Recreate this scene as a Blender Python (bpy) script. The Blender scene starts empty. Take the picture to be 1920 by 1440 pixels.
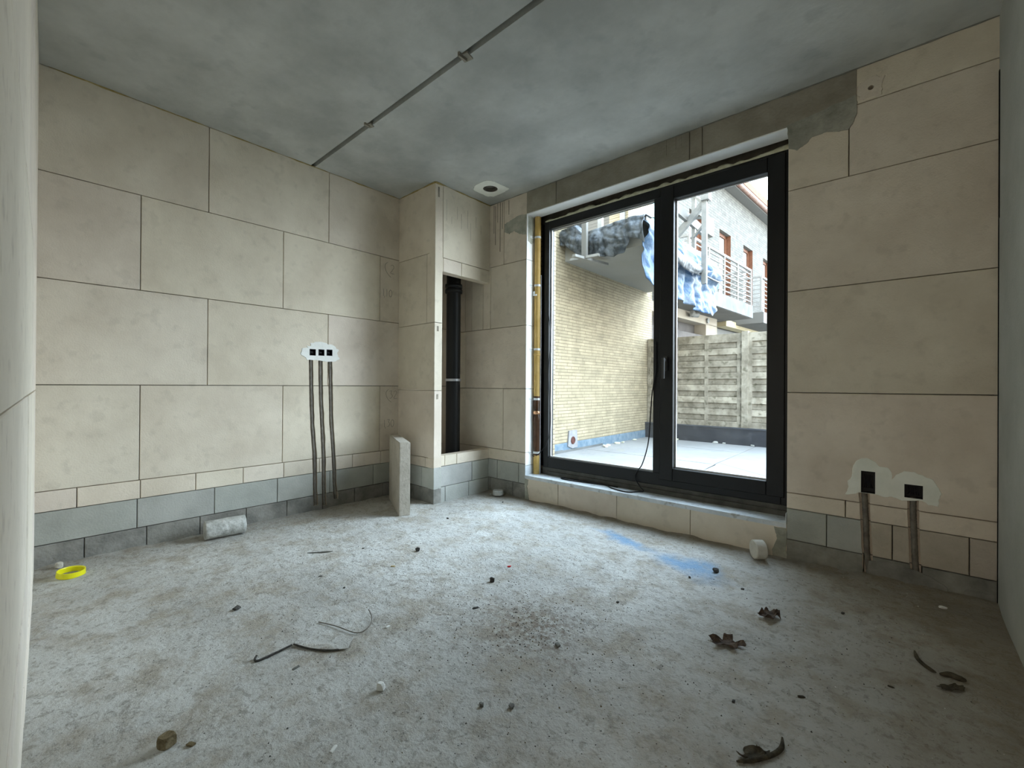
import bpy, bmesh, math, random
from mathutils import Vector, Matrix, noise
random.seed(7)
S = bpy.context.scene
COL = S.collection
# ------------------------------------------------------------------ camera
F_PX, YAW, PITCH, ROLL = 819.8, 0.7256, 0.003, 0.0067
cy, sy, cp, sp, cr, sr = math.cos(YAW), math.sin(YAW), math.cos(PITCH), math.sin(PITCH), math.cos(ROLL), math.sin(ROLL)
FW = Vector((-sy*cp, cy*cp, sp)); V0 = Vector((sy*sp, -cy*sp, cp)); U0 = Vector((cy, sy, 0))
RT = cr*U0 + sr*V0; UP = -sr*U0 + cr*V0
cam_d = bpy.data.cameras.new('camera'); cam = bpy.data.objects.new('camera', cam_d); COL.objects.link(cam)
M = Matrix.Identity(4)
for i in range(3):
    M[i][0], M[i][1], M[i][2] = RT[i], UP[i], -FW[i]
M.translation = Vector((0, 0, 1.07))
cam.matrix_world = M
cam_d.sensor_fit = 'HORIZONTAL'; cam_d.sensor_width = 36.0; cam_d.lens = 36.0*F_PX/1920
cam_d.clip_start = 0.02; cam_d.clip_end = 200
S.camera = cam
# ------------------------------------------------------------------ world, lights, exposure
SKY_BASE, SKY_GLOW, SUN_DIR, HALL_W = 4.5, 10.0, (0.52, 0.62, 0.50), 17
W = bpy.data.worlds.new('sky'); S.world = W; W.use_nodes = True
wn = W.node_tree; wn.nodes.clear()
wo = wn.nodes.new('ShaderNodeOutputWorld'); wb = wn.nodes.new('ShaderNodeBackground')
wg = wn.nodes.new('ShaderNodeTexCoord'); wsep = wn.nodes.new('ShaderNodeSeparateXYZ'); wr = wn.nodes.new('ShaderNodeValToRGB')
wn.links.new(wg.outputs['Generated'], wsep.inputs[0]); wn.links.new(wsep.outputs['Z'], wr.inputs[0])
wr.color_ramp.elements[0].position = 0.0; wr.color_ramp.elements[0].color = (0.95, 0.95, 0.92, 1)
wr.color_ramp.elements[1].position = 0.75; wr.color_ramp.elements[1].color = (0.60, 0.78, 1.0, 1)
wn.links.new(wr.outputs[0], wb.inputs[0]); wb.inputs[1].default_value = SKY_BASE
# bright haze around the veiled sun, beyond the terrace to the right
wd = wn.nodes.new('ShaderNodeVectorMath'); wd.operation = 'DOT_PRODUCT'; wn.links.new(wg.outputs['Generated'], wd.inputs[0]); wd.inputs[1].default_value = Vector(SUN_DIR).normalized()
wm = wn.nodes.new('ShaderNodeMath'); wm.operation = 'MAXIMUM'; wn.links.new(wd.outputs['Value'], wm.inputs[0]); wm.inputs[1].default_value = 0
wp = wn.nodes.new('ShaderNodeMath'); wp.operation = 'POWER'; wn.links.new(wm.outputs[0], wp.inputs[0]); wp.inputs[1].default_value = 3.0
wk = wn.nodes.new('ShaderNodeMath'); wk.operation = 'MULTIPLY'; wn.links.new(wp.outputs[0], wk.inputs[0]); wk.inputs[1].default_value = SKY_GLOW
wb2 = wn.nodes.new('ShaderNodeBackground'); wb2.inputs[0].default_value = (0.70, 0.835, 1.0, 1); wn.links.new(wk.outputs[0], wb2.inputs[1])
wa = wn.nodes.new('ShaderNodeAddShader'); wn.links.new(wb.outputs[0], wa.inputs[0]); wn.links.new(wb2.outputs[0], wa.inputs[1])
wn.links.new(wa.outputs[0], wo.inputs[0])
def area(name, loc, rot, sx, sy_, power, color=(1, 1, 1), portal=False):
    l = bpy.data.lights.new(name, 'AREA'); l.shape = 'RECTANGLE'; l.size = sx; l.size_y = sy_
    l.energy = power; l.color = color
    o = bpy.data.objects.new(name, l); COL.objects.link(o); o.location = loc; o.rotation_euler = rot
    if portal: l.cycles.is_portal = True
    return o
area('window_portal', (-1.55, 3.62, 1.45), (math.radians(-90), 0, 0), 2.1, 2.5, 1, portal=True)
# added fill light behind the camera, standing in for the unseen next room
area('hall_fill', (0.0, -2.4, 1.5), (math.radians(88), 0, math.radians(22)), 1.5, 1.9, HALL_W, (1.0, 0.86, 0.70))
S.view_settings.view_transform = 'Standard'; S.view_settings.look = 'None'
S.view_settings.exposure = 0.76; S.view_settings.gamma = 1.0; S.view_settings.use_curve_mapping = False
S.cycles.max_bounces = 10; S.cycles.diffuse_bounces = 7; S.cycles.glossy_bounces = 4
S.cycles.transmission_bounces = 6; S.cycles.transparent_max_bounces = 10
S.cycles.sample_clamp_indirect = 6.0; S.cycles.use_denoising = True
S.cycles.caustics_reflective = False; S.cycles.caustics_refractive = False

# ------------------------------------------------------------------ materials
def mat(name, base, base2=None, scale=4.0, rough=0.9, bump=0.0, bscale=60.0, metal=0.0, tint=True, spec=0.3,
        speck=None, speck_scale=90.0, speck_amt=0.5, contrast=(0.35, 0.65), emit=None):
    m = bpy.data.materials.new(name); m.use_nodes = True; n = m.node_tree; L = n.links
    b = n.nodes['Principled BSDF']; b.inputs['Roughness'].default_value = rough; b.inputs['Metallic'].default_value = metal
    b.inputs['Specular IOR Level'].default_value = spec
    tc = n.nodes.new('ShaderNodeTexCoord'); out = None
    if base2 is None:
        rgb = n.nodes.new('ShaderNodeRGB'); rgb.outputs[0].default_value = (*base, 1); out = rgb.outputs[0]
    else:
        t = n.nodes.new('ShaderNodeTexNoise'); t.inputs['Scale'].default_value = scale; t.inputs['Detail'].default_value = 6
        t.inputs['Roughness'].default_value = 0.62
        r = n.nodes.new('ShaderNodeValToRGB'); r.color_ramp.elements[0].position, r.color_ramp.elements[1].position = contrast
        r.color_ramp.elements[0].color = (*base, 1); r.color_ramp.elements[1].color = (*base2, 1)
        L.new(tc.outputs['Object'], t.inputs['Vector']); L.new(t.outputs['Fac'], r.inputs[0]); out = r.outputs[0]
    if speck is not None:
        t = n.nodes.new('ShaderNodeTexNoise'); t.inputs['Scale'].default_value = speck_scale; t.inputs['Detail'].default_value = 3
        L.new(tc.outputs['Object'], t.inputs['Vector'])
        mr = n.nodes.new('ShaderNodeMapRange'); mr.inputs['From Min'].default_value = 0.58; mr.inputs['From Max'].default_value = 0.70
        mr.inputs['To Max'].default_value = speck_amt
        L.new(t.outputs['Fac'], mr.inputs['Value'])
        mx = n.nodes.new('ShaderNodeMix'); mx.data_type = 'RGBA'
        L.new(mr.outputs[0], mx.inputs[0]); L.new(out, mx.inputs[6]); mx.inputs[7].default_value = (*speck, 1); out = mx.outputs[2]
    if tint:
        at = n.nodes.new('ShaderNodeAttribute'); at.attribute_name = 'tint'
        mx = n.nodes.new('ShaderNodeMix'); mx.data_type = 'RGBA'; mx.blend_type = 'MULTIPLY'; mx.inputs[0].default_value = 1.0
        L.new(out, mx.inputs[6]); L.new(at.outputs['Color'], mx.inputs[7]); out = mx.outputs[2]
    L.new(out, b.inputs['Base Color'])
    if bump:
        t = n.nodes.new('ShaderNodeTexNoise'); t.inputs['Scale'].default_value = bscale; t.inputs['Detail'].default_value = 4
        L.new(tc.outputs['Object'], t.inputs['Vector'])
        bp = n.nodes.new('ShaderNodeBump'); bp.inputs['Strength'].default_value = bump; bp.inputs['Distance'].default_value = 0.01
        L.new(t.outputs['Fac'], bp.inputs['Height']); L.new(bp.outputs[0], b.inputs['Normal'])
    if emit: b.inputs['Emission Color'].default_value = (*emit[0], 1); b.inputs['Emission Strength'].default_value = emit[1]
    return m
MB_LIGHT = mat('light_aerated_block', (0.63, 0.555, 0.455), (0.76, 0.685, 0.575), 2.2, 0.95, 0.25, 120, speck=(0.439, 0.390, 0.317), speck_scale=14, speck_amt=0.22)
MB_GREY = mat('grey_block', (0.36, 0.365, 0.335), (0.47, 0.475, 0.44), 3.5, 0.95, 0.3, 90)
MB_PINK = mat('worn_beige_block', (0.42, 0.375, 0.31), (0.53, 0.475, 0.40), 5, 0.95, 0.35, 90)
MB_DARK = mat('dark_grey_block', (0.16, 0.155, 0.14), (0.31, 0.30, 0.27), 6, 0.95, 0.5, 60)
M_MORTAR = mat('mortar', (0.10, 0.085, 0.065), (0.17, 0.15, 0.12), 10, 0.95, 0.4, 80)
M_PATCH = mat('cement_patch', (0.218, 0.224, 0.184), (0.380, 0.368, 0.310), 9, 0.95, 0.5, 50)
M_CONC = mat('ceiling_concrete', (0.391, 0.398, 0.372), (0.567, 0.573, 0.543), 1.6, 0.85, 0.15, 40, speck=(0.334, 0.347, 0.334), speck_scale=7, speck_amt=0.35, tint=False)
M_DARKCONC = mat('joint_shadow_concrete', (0.16, 0.155, 0.13), (0.24, 0.23, 0.20), 14, 0.95, 0.3, 60)
M_LINTEL = mat('concrete_lintel', (0.27, 0.245, 0.195), (0.37, 0.34, 0.28), 5, 0.9, 0.3, 60)
M_PLASTER = mat('white_plaster', (0.80, 0.80, 0.76), (0.88, 0.88, 0.84), 8, 0.9, 0.3, 40)
M_PLASTERG = mat('grey_plaster', (0.80, 0.81, 0.72), (0.88, 0.88, 0.80), 8, 0.9, 0.3, 40)
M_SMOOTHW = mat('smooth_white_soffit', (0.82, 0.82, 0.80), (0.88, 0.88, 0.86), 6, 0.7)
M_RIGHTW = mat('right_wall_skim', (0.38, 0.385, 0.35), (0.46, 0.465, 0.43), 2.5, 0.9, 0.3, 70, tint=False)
M_BACKW = mat('back_wall_block', (0.80, 0.725, 0.63), (0.88, 0.80, 0.70), 3.0, 0.92, 0.2, 90, speck=(0.419, 0.346, 0.283), speck_scale=18, speck_amt=0.3)
M_BLACKFR = mat('anthracite_aluminium', (0.007, 0.0075, 0.008), None, rough=0.42, spec=0.35, tint=False)
M_BLACK = mat('black_plastic', (0.008, 0.008, 0.008), None, rough=0.5, tint=False)
M_BLACKM = mat('matt_black', (0.006, 0.006, 0.006), None, rough=0.95, tint=False, spec=0.1)
M_CABLE = mat('black_cable_rubber', (0.012, 0.012, 0.014), None, rough=0.45, tint=False)
M_SEAL = mat('lit_bead_grey', (0.72, 0.73, 0.75), None, rough=0.4, tint=False, metal=0.3)
M_SILL = mat('blue_grey_metal', (0.56, 0.60, 0.62), (0.70, 0.73, 0.74), 14, 0.45, 0.1, 60, speck=(0.26, 0.24, 0.20), speck_scale=20, speck_amt=0.6, tint=False)
M_FOAM = mat('polyurethane_foam', (0.55, 0.53, 0.36), (0.72, 0.71, 0.56), 30, 0.8, 0.6, 60, tint=False)
M_FOAMD = mat('old_brown_foam', (0.30, 0.22, 0.07), (0.44, 0.35, 0.15), 30, 0.8, 0.6, 60, tint=False)
M_GAS = mat('ochre_pipe', (0.56, 0.36, 0.10), (0.66, 0.45, 0.16), 12, 0.45, tint=False)
M_BROWNP = mat('brown_pipe', (0.05, 0.025, 0.012), (0.10, 0.045, 0.02), 12, 0.3, tint=False)
M_COPPER = mat('copper', (0.72, 0.40, 0.22), None, rough=0.3, metal=0.9, tint=False)
M_STRAP = mat('galvanised_strap', (0.70, 0.72, 0.72), (0.84, 0.85, 0.85), 40, 0.4, metal=0.2, tint=False)
M_CHASE = mat('chase_mortar', (0.15, 0.125, 0.095), (0.27, 0.235, 0.19), 20, 0.95, 0.8, 60)
M_CONDUIT = mat('grey_conduit', (0.13, 0.115, 0.095), (0.21, 0.19, 0.16), 25, 0.8, 0.5, 90, tint=False)
M_YELLOW = mat('yellow_plastic', (0.86, 0.80, 0.01), None, rough=0.35, tint=False, spec=0.5)
M_CORE = mat('concrete_core', (0.34, 0.34, 0.31), (0.60, 0.60, 0.57), 22, 0.9, 0.7, 40, tint=False, speck=(0.22, 0.22, 0.2), speck_scale=45, speck_amt=0.5)
M_COREL = mat('pale_disc_stone', (0.50, 0.47, 0.40), (0.62, 0.59, 0.52), 14, 0.9, 0.3, 60, tint=False)
M_STONE = mat('brown_stone', (0.10, 0.075, 0.035), (0.24, 0.19, 0.11), 50, 0.95, 0.6, 60, tint=False)
M_DKSTONE = mat('dark_chip', (0.035, 0.033, 0.03), (0.09, 0.085, 0.075), 60, 0.8, tint=False)
M_GREYCHIP = mat('grey_chip', (0.12, 0.12, 0.11), (0.22, 0.22, 0.2), 60, 0.9, tint=False)
M_WHITECHIP = mat('white_chip', (0.78, 0.78, 0.75), None, rough=0.8, tint=False)
M_REDCHIP = mat('red_chip', (0.50, 0.02, 0.02), None, rough=0.5, tint=False)
M_TAN = mat('tan_wood', (0.42, 0.33, 0.16), (0.55, 0.45, 0.25), 60, 0.8, tint=False)
M_LEAF = mat('dry_leaf', (0.045, 0.032, 0.025), (0.13, 0.095, 0.07), 60, 0.85, 0.4, 80, tint=False)
M_BARK = mat('dry_bark', (0.035, 0.03, 0.02), (0.09, 0.075, 0.05), 50, 0.9, 0.5, 80, tint=False)
M_CARD = mat('dusty_film', (0.30, 0.28, 0.24), (0.47, 0.46, 0.43), 45, 0.7, tint=False)
M_GALV = mat('galvanised_plate', (0.42, 0.42, 0.44), (0.55, 0.55, 0.57), 20, 0.4, metal=0.4, tint=False)
M_RUST = mat('rusty_hole', (0.075, 0.018, 0.012), None, rough=0.7, tint=False)
M_PENCIL = mat('pencil', (0.152, 0.132, 0.104), None, rough=0.9, tint=False)
# outside
M_TERR = mat('terrace_board', (0.249, 0.245, 0.241), (0.292, 0.288, 0.280), 1.2, 0.8, 0.1, 30, speck=(0.181, 0.192, 0.200), speck_scale=9, speck_amt=0.5)
M_FENCE = mat('weathered_concrete', (0.202, 0.179, 0.138), (0.405, 0.368, 0.299), 4.5, 0.95, 0.5, 30, speck=(0.093, 0.087, 0.054), speck_scale=12, speck_amt=0.7, contrast=(0.38, 0.62))
M_MEMB = mat('roofing_membrane', (0.027, 0.030, 0.039), (0.054, 0.057, 0.065), 3, 0.6, 0.2, 20, speck=(0.131, 0.137, 0.143), speck_scale=4, speck_amt=0.5)
M_BLUEM = mat('blue_membrane', (0.080, 0.133, 0.188), (0.179, 0.228, 0.268), 9, 0.7, 0.2, 30)
M_WHITEPL = mat('cream_render', (0.266, 0.260, 0.232), (0.292, 0.284, 0.260), 2, 0.9)
M_RAIL = mat('white_painted_steel', (0.278, 0.270, 0.256), None, rough=0.5, tint=False)
M_GREYST = mat('grey_scaffold_steel', (0.194, 0.194, 0.182), (0.267, 0.264, 0.250), 10, 0.55, metal=0.2, tint=False)
M_WHBOARD = mat('pale_board', (0.142, 0.138, 0.128), None, rough=0.7, tint=False)
M_FASCIA = mat('concrete_fascia', (0.100, 0.102, 0.100), (0.165, 0.167, 0.163), 3, 0.9, 0.2, 20)
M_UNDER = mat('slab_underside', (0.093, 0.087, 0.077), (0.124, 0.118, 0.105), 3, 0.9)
M_BROWNW = mat('brown_window_wood', (0.132, 0.051, 0.027), (0.170, 0.072, 0.039), 12, 0.6)
M_ROOF = mat('terracotta_roof', (0.285, 0.118, 0.072), (0.357, 0.174, 0.118), 12, 0.8)
M_GUTTER = mat('copper_gutter', (0.182, 0.073, 0.049), (0.231, 0.158, 0.122), 8, 0.5)
M_BEIGE = mat('beige_render', (0.333, 0.285, 0.222), (0.373, 0.325, 0.262), 3, 0.9)
M_YBEAM = mat('pale_yellow_beam', (0.430, 0.360, 0.222), None, rough=0.8, tint=False)
M_GARAGE = mat('dark_garage', (0.081, 0.073, 0.069), (0.129, 0.113, 0.105), 4, 0.9)
M_CYAN = mat('painted_sky_glass', (0.180, 0.396, 0.423), None, rough=0.35, tint=False, spec=0.4)  # cyan base colour imitates the sky reflected in the panes
M_CURT = mat('pale_curtain', (0.310, 0.310, 0.298), None, rough=0.8, tint=False)
def brick(name, c1, c2, mortar, bw, bh, axis='YZ', ms=0.004, stain=None):
    m = bpy.data.materials.new(name); m.use_nodes = True; n = m.node_tree; L = n.links
    b = n.nodes['Principled BSDF']; b.inputs['Roughness'].default_value = 0.9; b.inputs['Specular IOR Level'].default_value = 0.2
    tc = n.nodes.new('ShaderNodeTexCoord'); se = n.nodes.new('ShaderNodeSeparateXYZ'); co = n.nodes.new('ShaderNodeCombineXYZ')
    L.new(tc.outputs['Object'], se.inputs[0]); L.new(se.outputs[axis[0]], co.inputs[0]); L.new(se.outputs[axis[1]], co.inputs[1])
    br = n.nodes.new('ShaderNodeTexBrick'); L.new(co.outputs[0], br.inputs['Vector'])
    br.inputs['Scale'].default_value = 1.0; br.inputs['Brick Width'].default_value = bw; br.inputs['Row Height'].default_value = bh
    br.inputs['Mortar Size'].default_value = ms; br.inputs['Mortar Smooth'].default_value = 0.3
    br.offset = 0.37; br.offset_frequency = 2; br.squash = 0.55; br.squash_frequency = 3
    br.inputs['Color1'].default_value = (*c1, 1); br.inputs['Color2'].default_value = (*c2, 1); br.inputs['Mortar'].default_value = (*mortar, 1)
    br.inputs['Bias'].default_value = -0.2
    t = n.nodes.new('ShaderNodeTexNoise'); t.inputs['Scale'].default_value = 5; t.inputs['Detail'].default_value = 5
    L.new(co.outputs[0], t.inputs['Vector'])
    mr = n.nodes.new('ShaderNodeMapRange'); mr.inputs['From Min'].default_value = 0.3; mr.inputs['From Max'].default_value = 0.7
    mr.inputs['To Min'].default_value = 0.80; mr.inputs['To Max'].default_value = 1.12
    L.new(t.outputs['Fac'], mr.inputs['Value'])
    mx = n.nodes.new('ShaderNodeMix'); mx.data_type = 'RGBA'; mx.blend_type = 'MULTIPLY'; mx.inputs[0].default_value = 1
    L.new(br.outputs['Color'], mx.inputs[6]); L.new(mr.outputs[0], mx.inputs[7])
    L.new(mx.outputs[2], b.inputs['Base Color'])
    bp = n.nodes.new('ShaderNodeBump'); bp.inputs['Strength'].default_value = 0.5; bp.inputs['Distance'].default_value = 0.01; bp.invert = True
    L.new(br.outputs['Fac'], bp.inputs['Height']); L.new(bp.outputs[0], b.inputs['Normal'])
    return m
M_BRICKY = brick('yellow_thin_brick', (0.344, 0.288, 0.194), (0.275, 0.234, 0.159), (0.146, 0.120, 0.082), 0.36, 0.049, ms=0.0045)
M_BRICKW = brick('whitewashed_brick', (0.155, 0.149, 0.134), (0.112, 0.108, 0.098), (0.075, 0.072, 0.064), 0.24, 0.075, ms=0.006)
def glass_mat():
    m = bpy.data.materials.new('clear_glass'); m.use_nodes = True; n = m.node_tree; n.nodes.clear(); L = n.links
    o = n.nodes.new('ShaderNodeOutputMaterial'); mx = n.nodes.new('ShaderNodeMixShader'); tr = n.nodes.new('ShaderNodeBsdfTransparent')
    gl = n.nodes.new('ShaderNodeBsdfGlossy'); gl.inputs['Roughness'].default_value = 0.02; fr = n.nodes.new('ShaderNodeLayerWeight'); fr.inputs['Blend'].default_value = 0.5
    p5 = n.nodes.new('ShaderNodeMath'); p5.operation = 'POWER'; p5.inputs[1].default_value = 5; L.new(fr.outputs['Facing'], p5.inputs[0])
    m5 = n.nodes.new('ShaderNodeMath'); m5.operation = 'MULTIPLY_ADD'; m5.inputs[1].default_value = 0.6; m5.inputs[2].default_value = 0.03; L.new(p5.outputs[0], m5.inputs[0])
    tr.inputs[0].default_value = (0.95, 0.97, 0.96, 1)
    L.new(m5.outputs[0], mx.inputs[0]); L.new(tr.outputs[0], mx.inputs[1]); L.new(gl.outputs[0], mx.inputs[2]); L.new(mx.outputs[0], o.inputs[0])
    return m
M_GLASS = glass_mat()
def tarp_mat(name, c1, c2, scale, rough):
    m = mat(name, c1, c2, scale, rough, bump=0.5, bscale=9, tint=False, spec=0.3, contrast=(0.45, 0.58))
    for nd in m.node_tree.nodes:
        if nd.type == 'BUMP': nd.inputs['Distance'].default_value = 0.03
        if nd.type == 'TEX_NOISE' and nd.inputs['Scale'].default_value == 9: nd.inputs['Distortion'].default_value = 1.5
    return m
M_TARPB = tarp_mat('black_translucent_film', (0.019, 0.025, 0.030), (0.082, 0.093, 0.104), 7, 0.42)
M_TARPBL = tarp_mat('blue_film_sheen', (0.024, 0.072, 0.155), (0.075, 0.11, 0.16), 2.2, 0.42)  # grey patches in the blue imitate a silvery sheen
M_TARPS = tarp_mat('silver_film', (0.05, 0.055, 0.062), (0.14, 0.15, 0.16), 4, 0.4)

def floor_mat():
    m = bpy.data.materials.new('dusty_screed'); m.use_nodes = True; n = m.node_tree; L = n.links
    b = n.nodes['Principled BSDF']; b.inputs['Roughness'].default_value = 0.85; b.inputs['Specular IOR Level'].default_value = 0.25
    tc = n.nodes.new('ShaderNodeTexCoord'); P = tc.outputs['Object']
    def nz(scale, det=6, rough=0.6, dist=0.0, vec=P):
        t = n.nodes.new('ShaderNodeTexNoise'); t.inputs['Scale'].default_value = scale; t.inputs['Detail'].default_value = det
        t.inputs['Roughness'].default_value = rough; t.inputs['Distortion'].default_value = dist; L.new(vec, t.inputs['Vector']); return t.outputs['Fac']
    def ramp(v, a, b_, lo=0.0, hi=1.0):
        r = n.nodes.new('ShaderNodeMapRange'); r.inputs['From Min'].default_value = a; r.inputs['From Max'].default_value = b_
        r.inputs['To Min'].default_value = lo; r.inputs['To Max'].default_value = hi; L.new(v, r.inputs['Value']); return r.outputs[0]
    def mix(f, a, c, mode='MIX'):
        x = n.nodes.new('ShaderNodeMix'); x.data_type = 'RGBA'; x.blend_type = mode
        for s, v in ((0, f), (6, a), (7, c)):
            if isinstance(v, (int, float)): x.inputs[s].default_value = v
            elif isinstance(v, tuple): x.inputs[s].default_value = (*v, 1)
            else: L.new(v, x.inputs[s])
        return x.outputs[2]
    def mth(op, a, c):
        x = n.nodes.new('ShaderNodeMath'); x.operation = op
        for s, v in ((0, a), (1, c)):
            if isinstance(v, (int, float)): x.inputs[s].default_value = v
            else: L.new(v, x.inputs[s])
        return x.outputs[0]
    se = n.nodes.new('ShaderNodeSeparateXYZ'); L.new(P, se.inputs[0]); X, Y = se.outputs[0], se.outputs[1]
    base = mix(ramp(nz(1.1, 8), 0.36, 0.62), (0.45, 0.445, 0.415), (0.62, 0.62, 0.59))
    base = mix(ramp(nz(5, 7, 0.7), 0.47, 0.62, 0, 0.7), base, (0.36, 0.315, 0.245))            # trodden dust
    base = mix(ramp(nz(26, 5, 0.7, 0.6), 0.53, 0.63, 0, 0.6), base, (0.26, 0.24, 0.205))      # fine scuffs
    base = mix(ramp(nz(70, 3, 0.6), 0.62, 0.70, 0, 0.65), base, (0.16, 0.155, 0.14))
    cr1 = n.nodes.new('ShaderNodeMath'); cr1.operation = 'ABSOLUTE'; L.new(mth('SUBTRACT', nz(3.4, 9, 0.68, 1.2), 0.5), cr1.inputs[0])
    crm = mth('MULTIPLY', ramp(cr1.outputs[0], 0.0, 0.016, 1.0, 0.0), ramp(nz(1.3, 3), 0.45, 0.60, 0, 0.42))
    base = mix(crm, base, (0.17, 0.15, 0.12))
    ed = n.nodes.new('ShaderNodeVectorMath'); ed.operation = 'DISTANCE'; L.new(P, ed.inputs[0]); ed.inputs[1].default_value = (-1.22, 1.52, 0)
    heap = mth('MULTIPLY', ramp(mth('ADD', ed.outputs['Value'], mth('MULTIPLY', nz(6, 6, 0.7), 0.5)), 0.30, 0.62, 1, 0), ramp(nz(30, 4, 0.7), 0.42, 0.58, 0, 0.9))
    base = mix(heap, base, (0.21, 0.17, 0.13))
    # brown dirt gathers along the window wall and in the right corner, with ragged edges
    wob = ramp(nz(2.2, 6), 0.3, 0.7, -0.35, 0.35)
    e1 = ramp(mth('ADD', Y, mth('MULTIPLY', wob, 0.35)), 2.93, 3.15, 0, 0.65)
    e2 = ramp(mth('ADD', mth('ADD', X, mth('MULTIPLY', Y, 0.22)), wob), 0.02, 0.85, 0, 0.72)
    e3 = ramp(mth('ADD', mth('MULTIPLY', X, -1.0), mth('MULTIPLY', wob, 0.6)), 3.30, 3.66, 0, 0.40)
    dirt = mth('MAXIMUM', mth('MAXIMUM', e1, e2), e3)
    base = mix(dirt, base, (0.21, 0.17, 0.115))
    # blue chalk powder spilled near the window sill
    def spot(cx, cyy, rx, ry, rot):
        mp = n.nodes.new('ShaderNodeMapping'); mp.vector_type = 'TEXTURE'; mp.inputs['Location'].default_value = (cx, cyy, 0)
        mp.inputs['Rotation'].default_value = (0, 0, rot); mp.inputs['Scale'].default_value = (rx, ry, 1)
        ad = n.nodes.new('ShaderNodeVectorMath'); ad.operation = 'ADD'
        t = n.nodes.new('ShaderNodeTexNoise'); t.inputs['Scale'].default_value = 5; t.inputs['Detail'].default_value = 5; L.new(P, t.inputs['Vector'])
        sc = n.nodes.new('ShaderNodeVectorMath'); sc.operation = 'MULTIPLY_ADD'; L.new(t.outputs['Color'], sc.inputs[0])
        sc.inputs[1].default_value = (0.3, 0.3, 0); sc.inputs[2].default_value = (-0.15, -0.15, 0)
        L.new(P, ad.inputs[0]); L.new(sc.outputs[0], ad.inputs[1]); 
        fl = n.nodes.new('ShaderNodeVectorMath'); fl.operation = 'MULTIPLY'; fl.inputs[1].default_value = (1, 1, 0); L.new(ad.outputs[0], fl.inputs[0])
        L.new(fl.outputs[0], mp.inputs['Vector'])
        ln = n.nodes.new('ShaderNodeVectorMath'); ln.operation = 'LENGTH'; L.new(mp.outputs[0], ln.inputs[0]); return ramp(ln.outputs['Value'], 0.25, 1.15, 1, 0)
    sp_ = mth('MAXIMUM', spot(-1.44, 2.80, 0.30, 0.075, -0.25), spot(-0.95, 2.66, 0.30, 0.15, -0.35))
    base = mix(mth('MULTIPLY', sp_, ramp(nz(16, 5), 0.25, 0.5, 0.3, 0.85)), base, (0.19, 0.36, 0.57))
    L.new(base, b.inputs['Base Color'])
    h = mth('ADD', mth('MULTIPLY', nz(9, 8, 0.7), 1.0), mth('MULTIPLY', nz(55, 5, 0.7), 0.35))
    bp = n.nodes.new('ShaderNodeBump'); bp.inputs['Strength'].default_value = 0.9; bp.inputs['Distance'].default_value = 0.02
    L.new(h, bp.inputs['Height']); L.new(bp.outputs[0], b.inputs['Normal'])
    return m
M_FLOOR = floor_mat()

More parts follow.
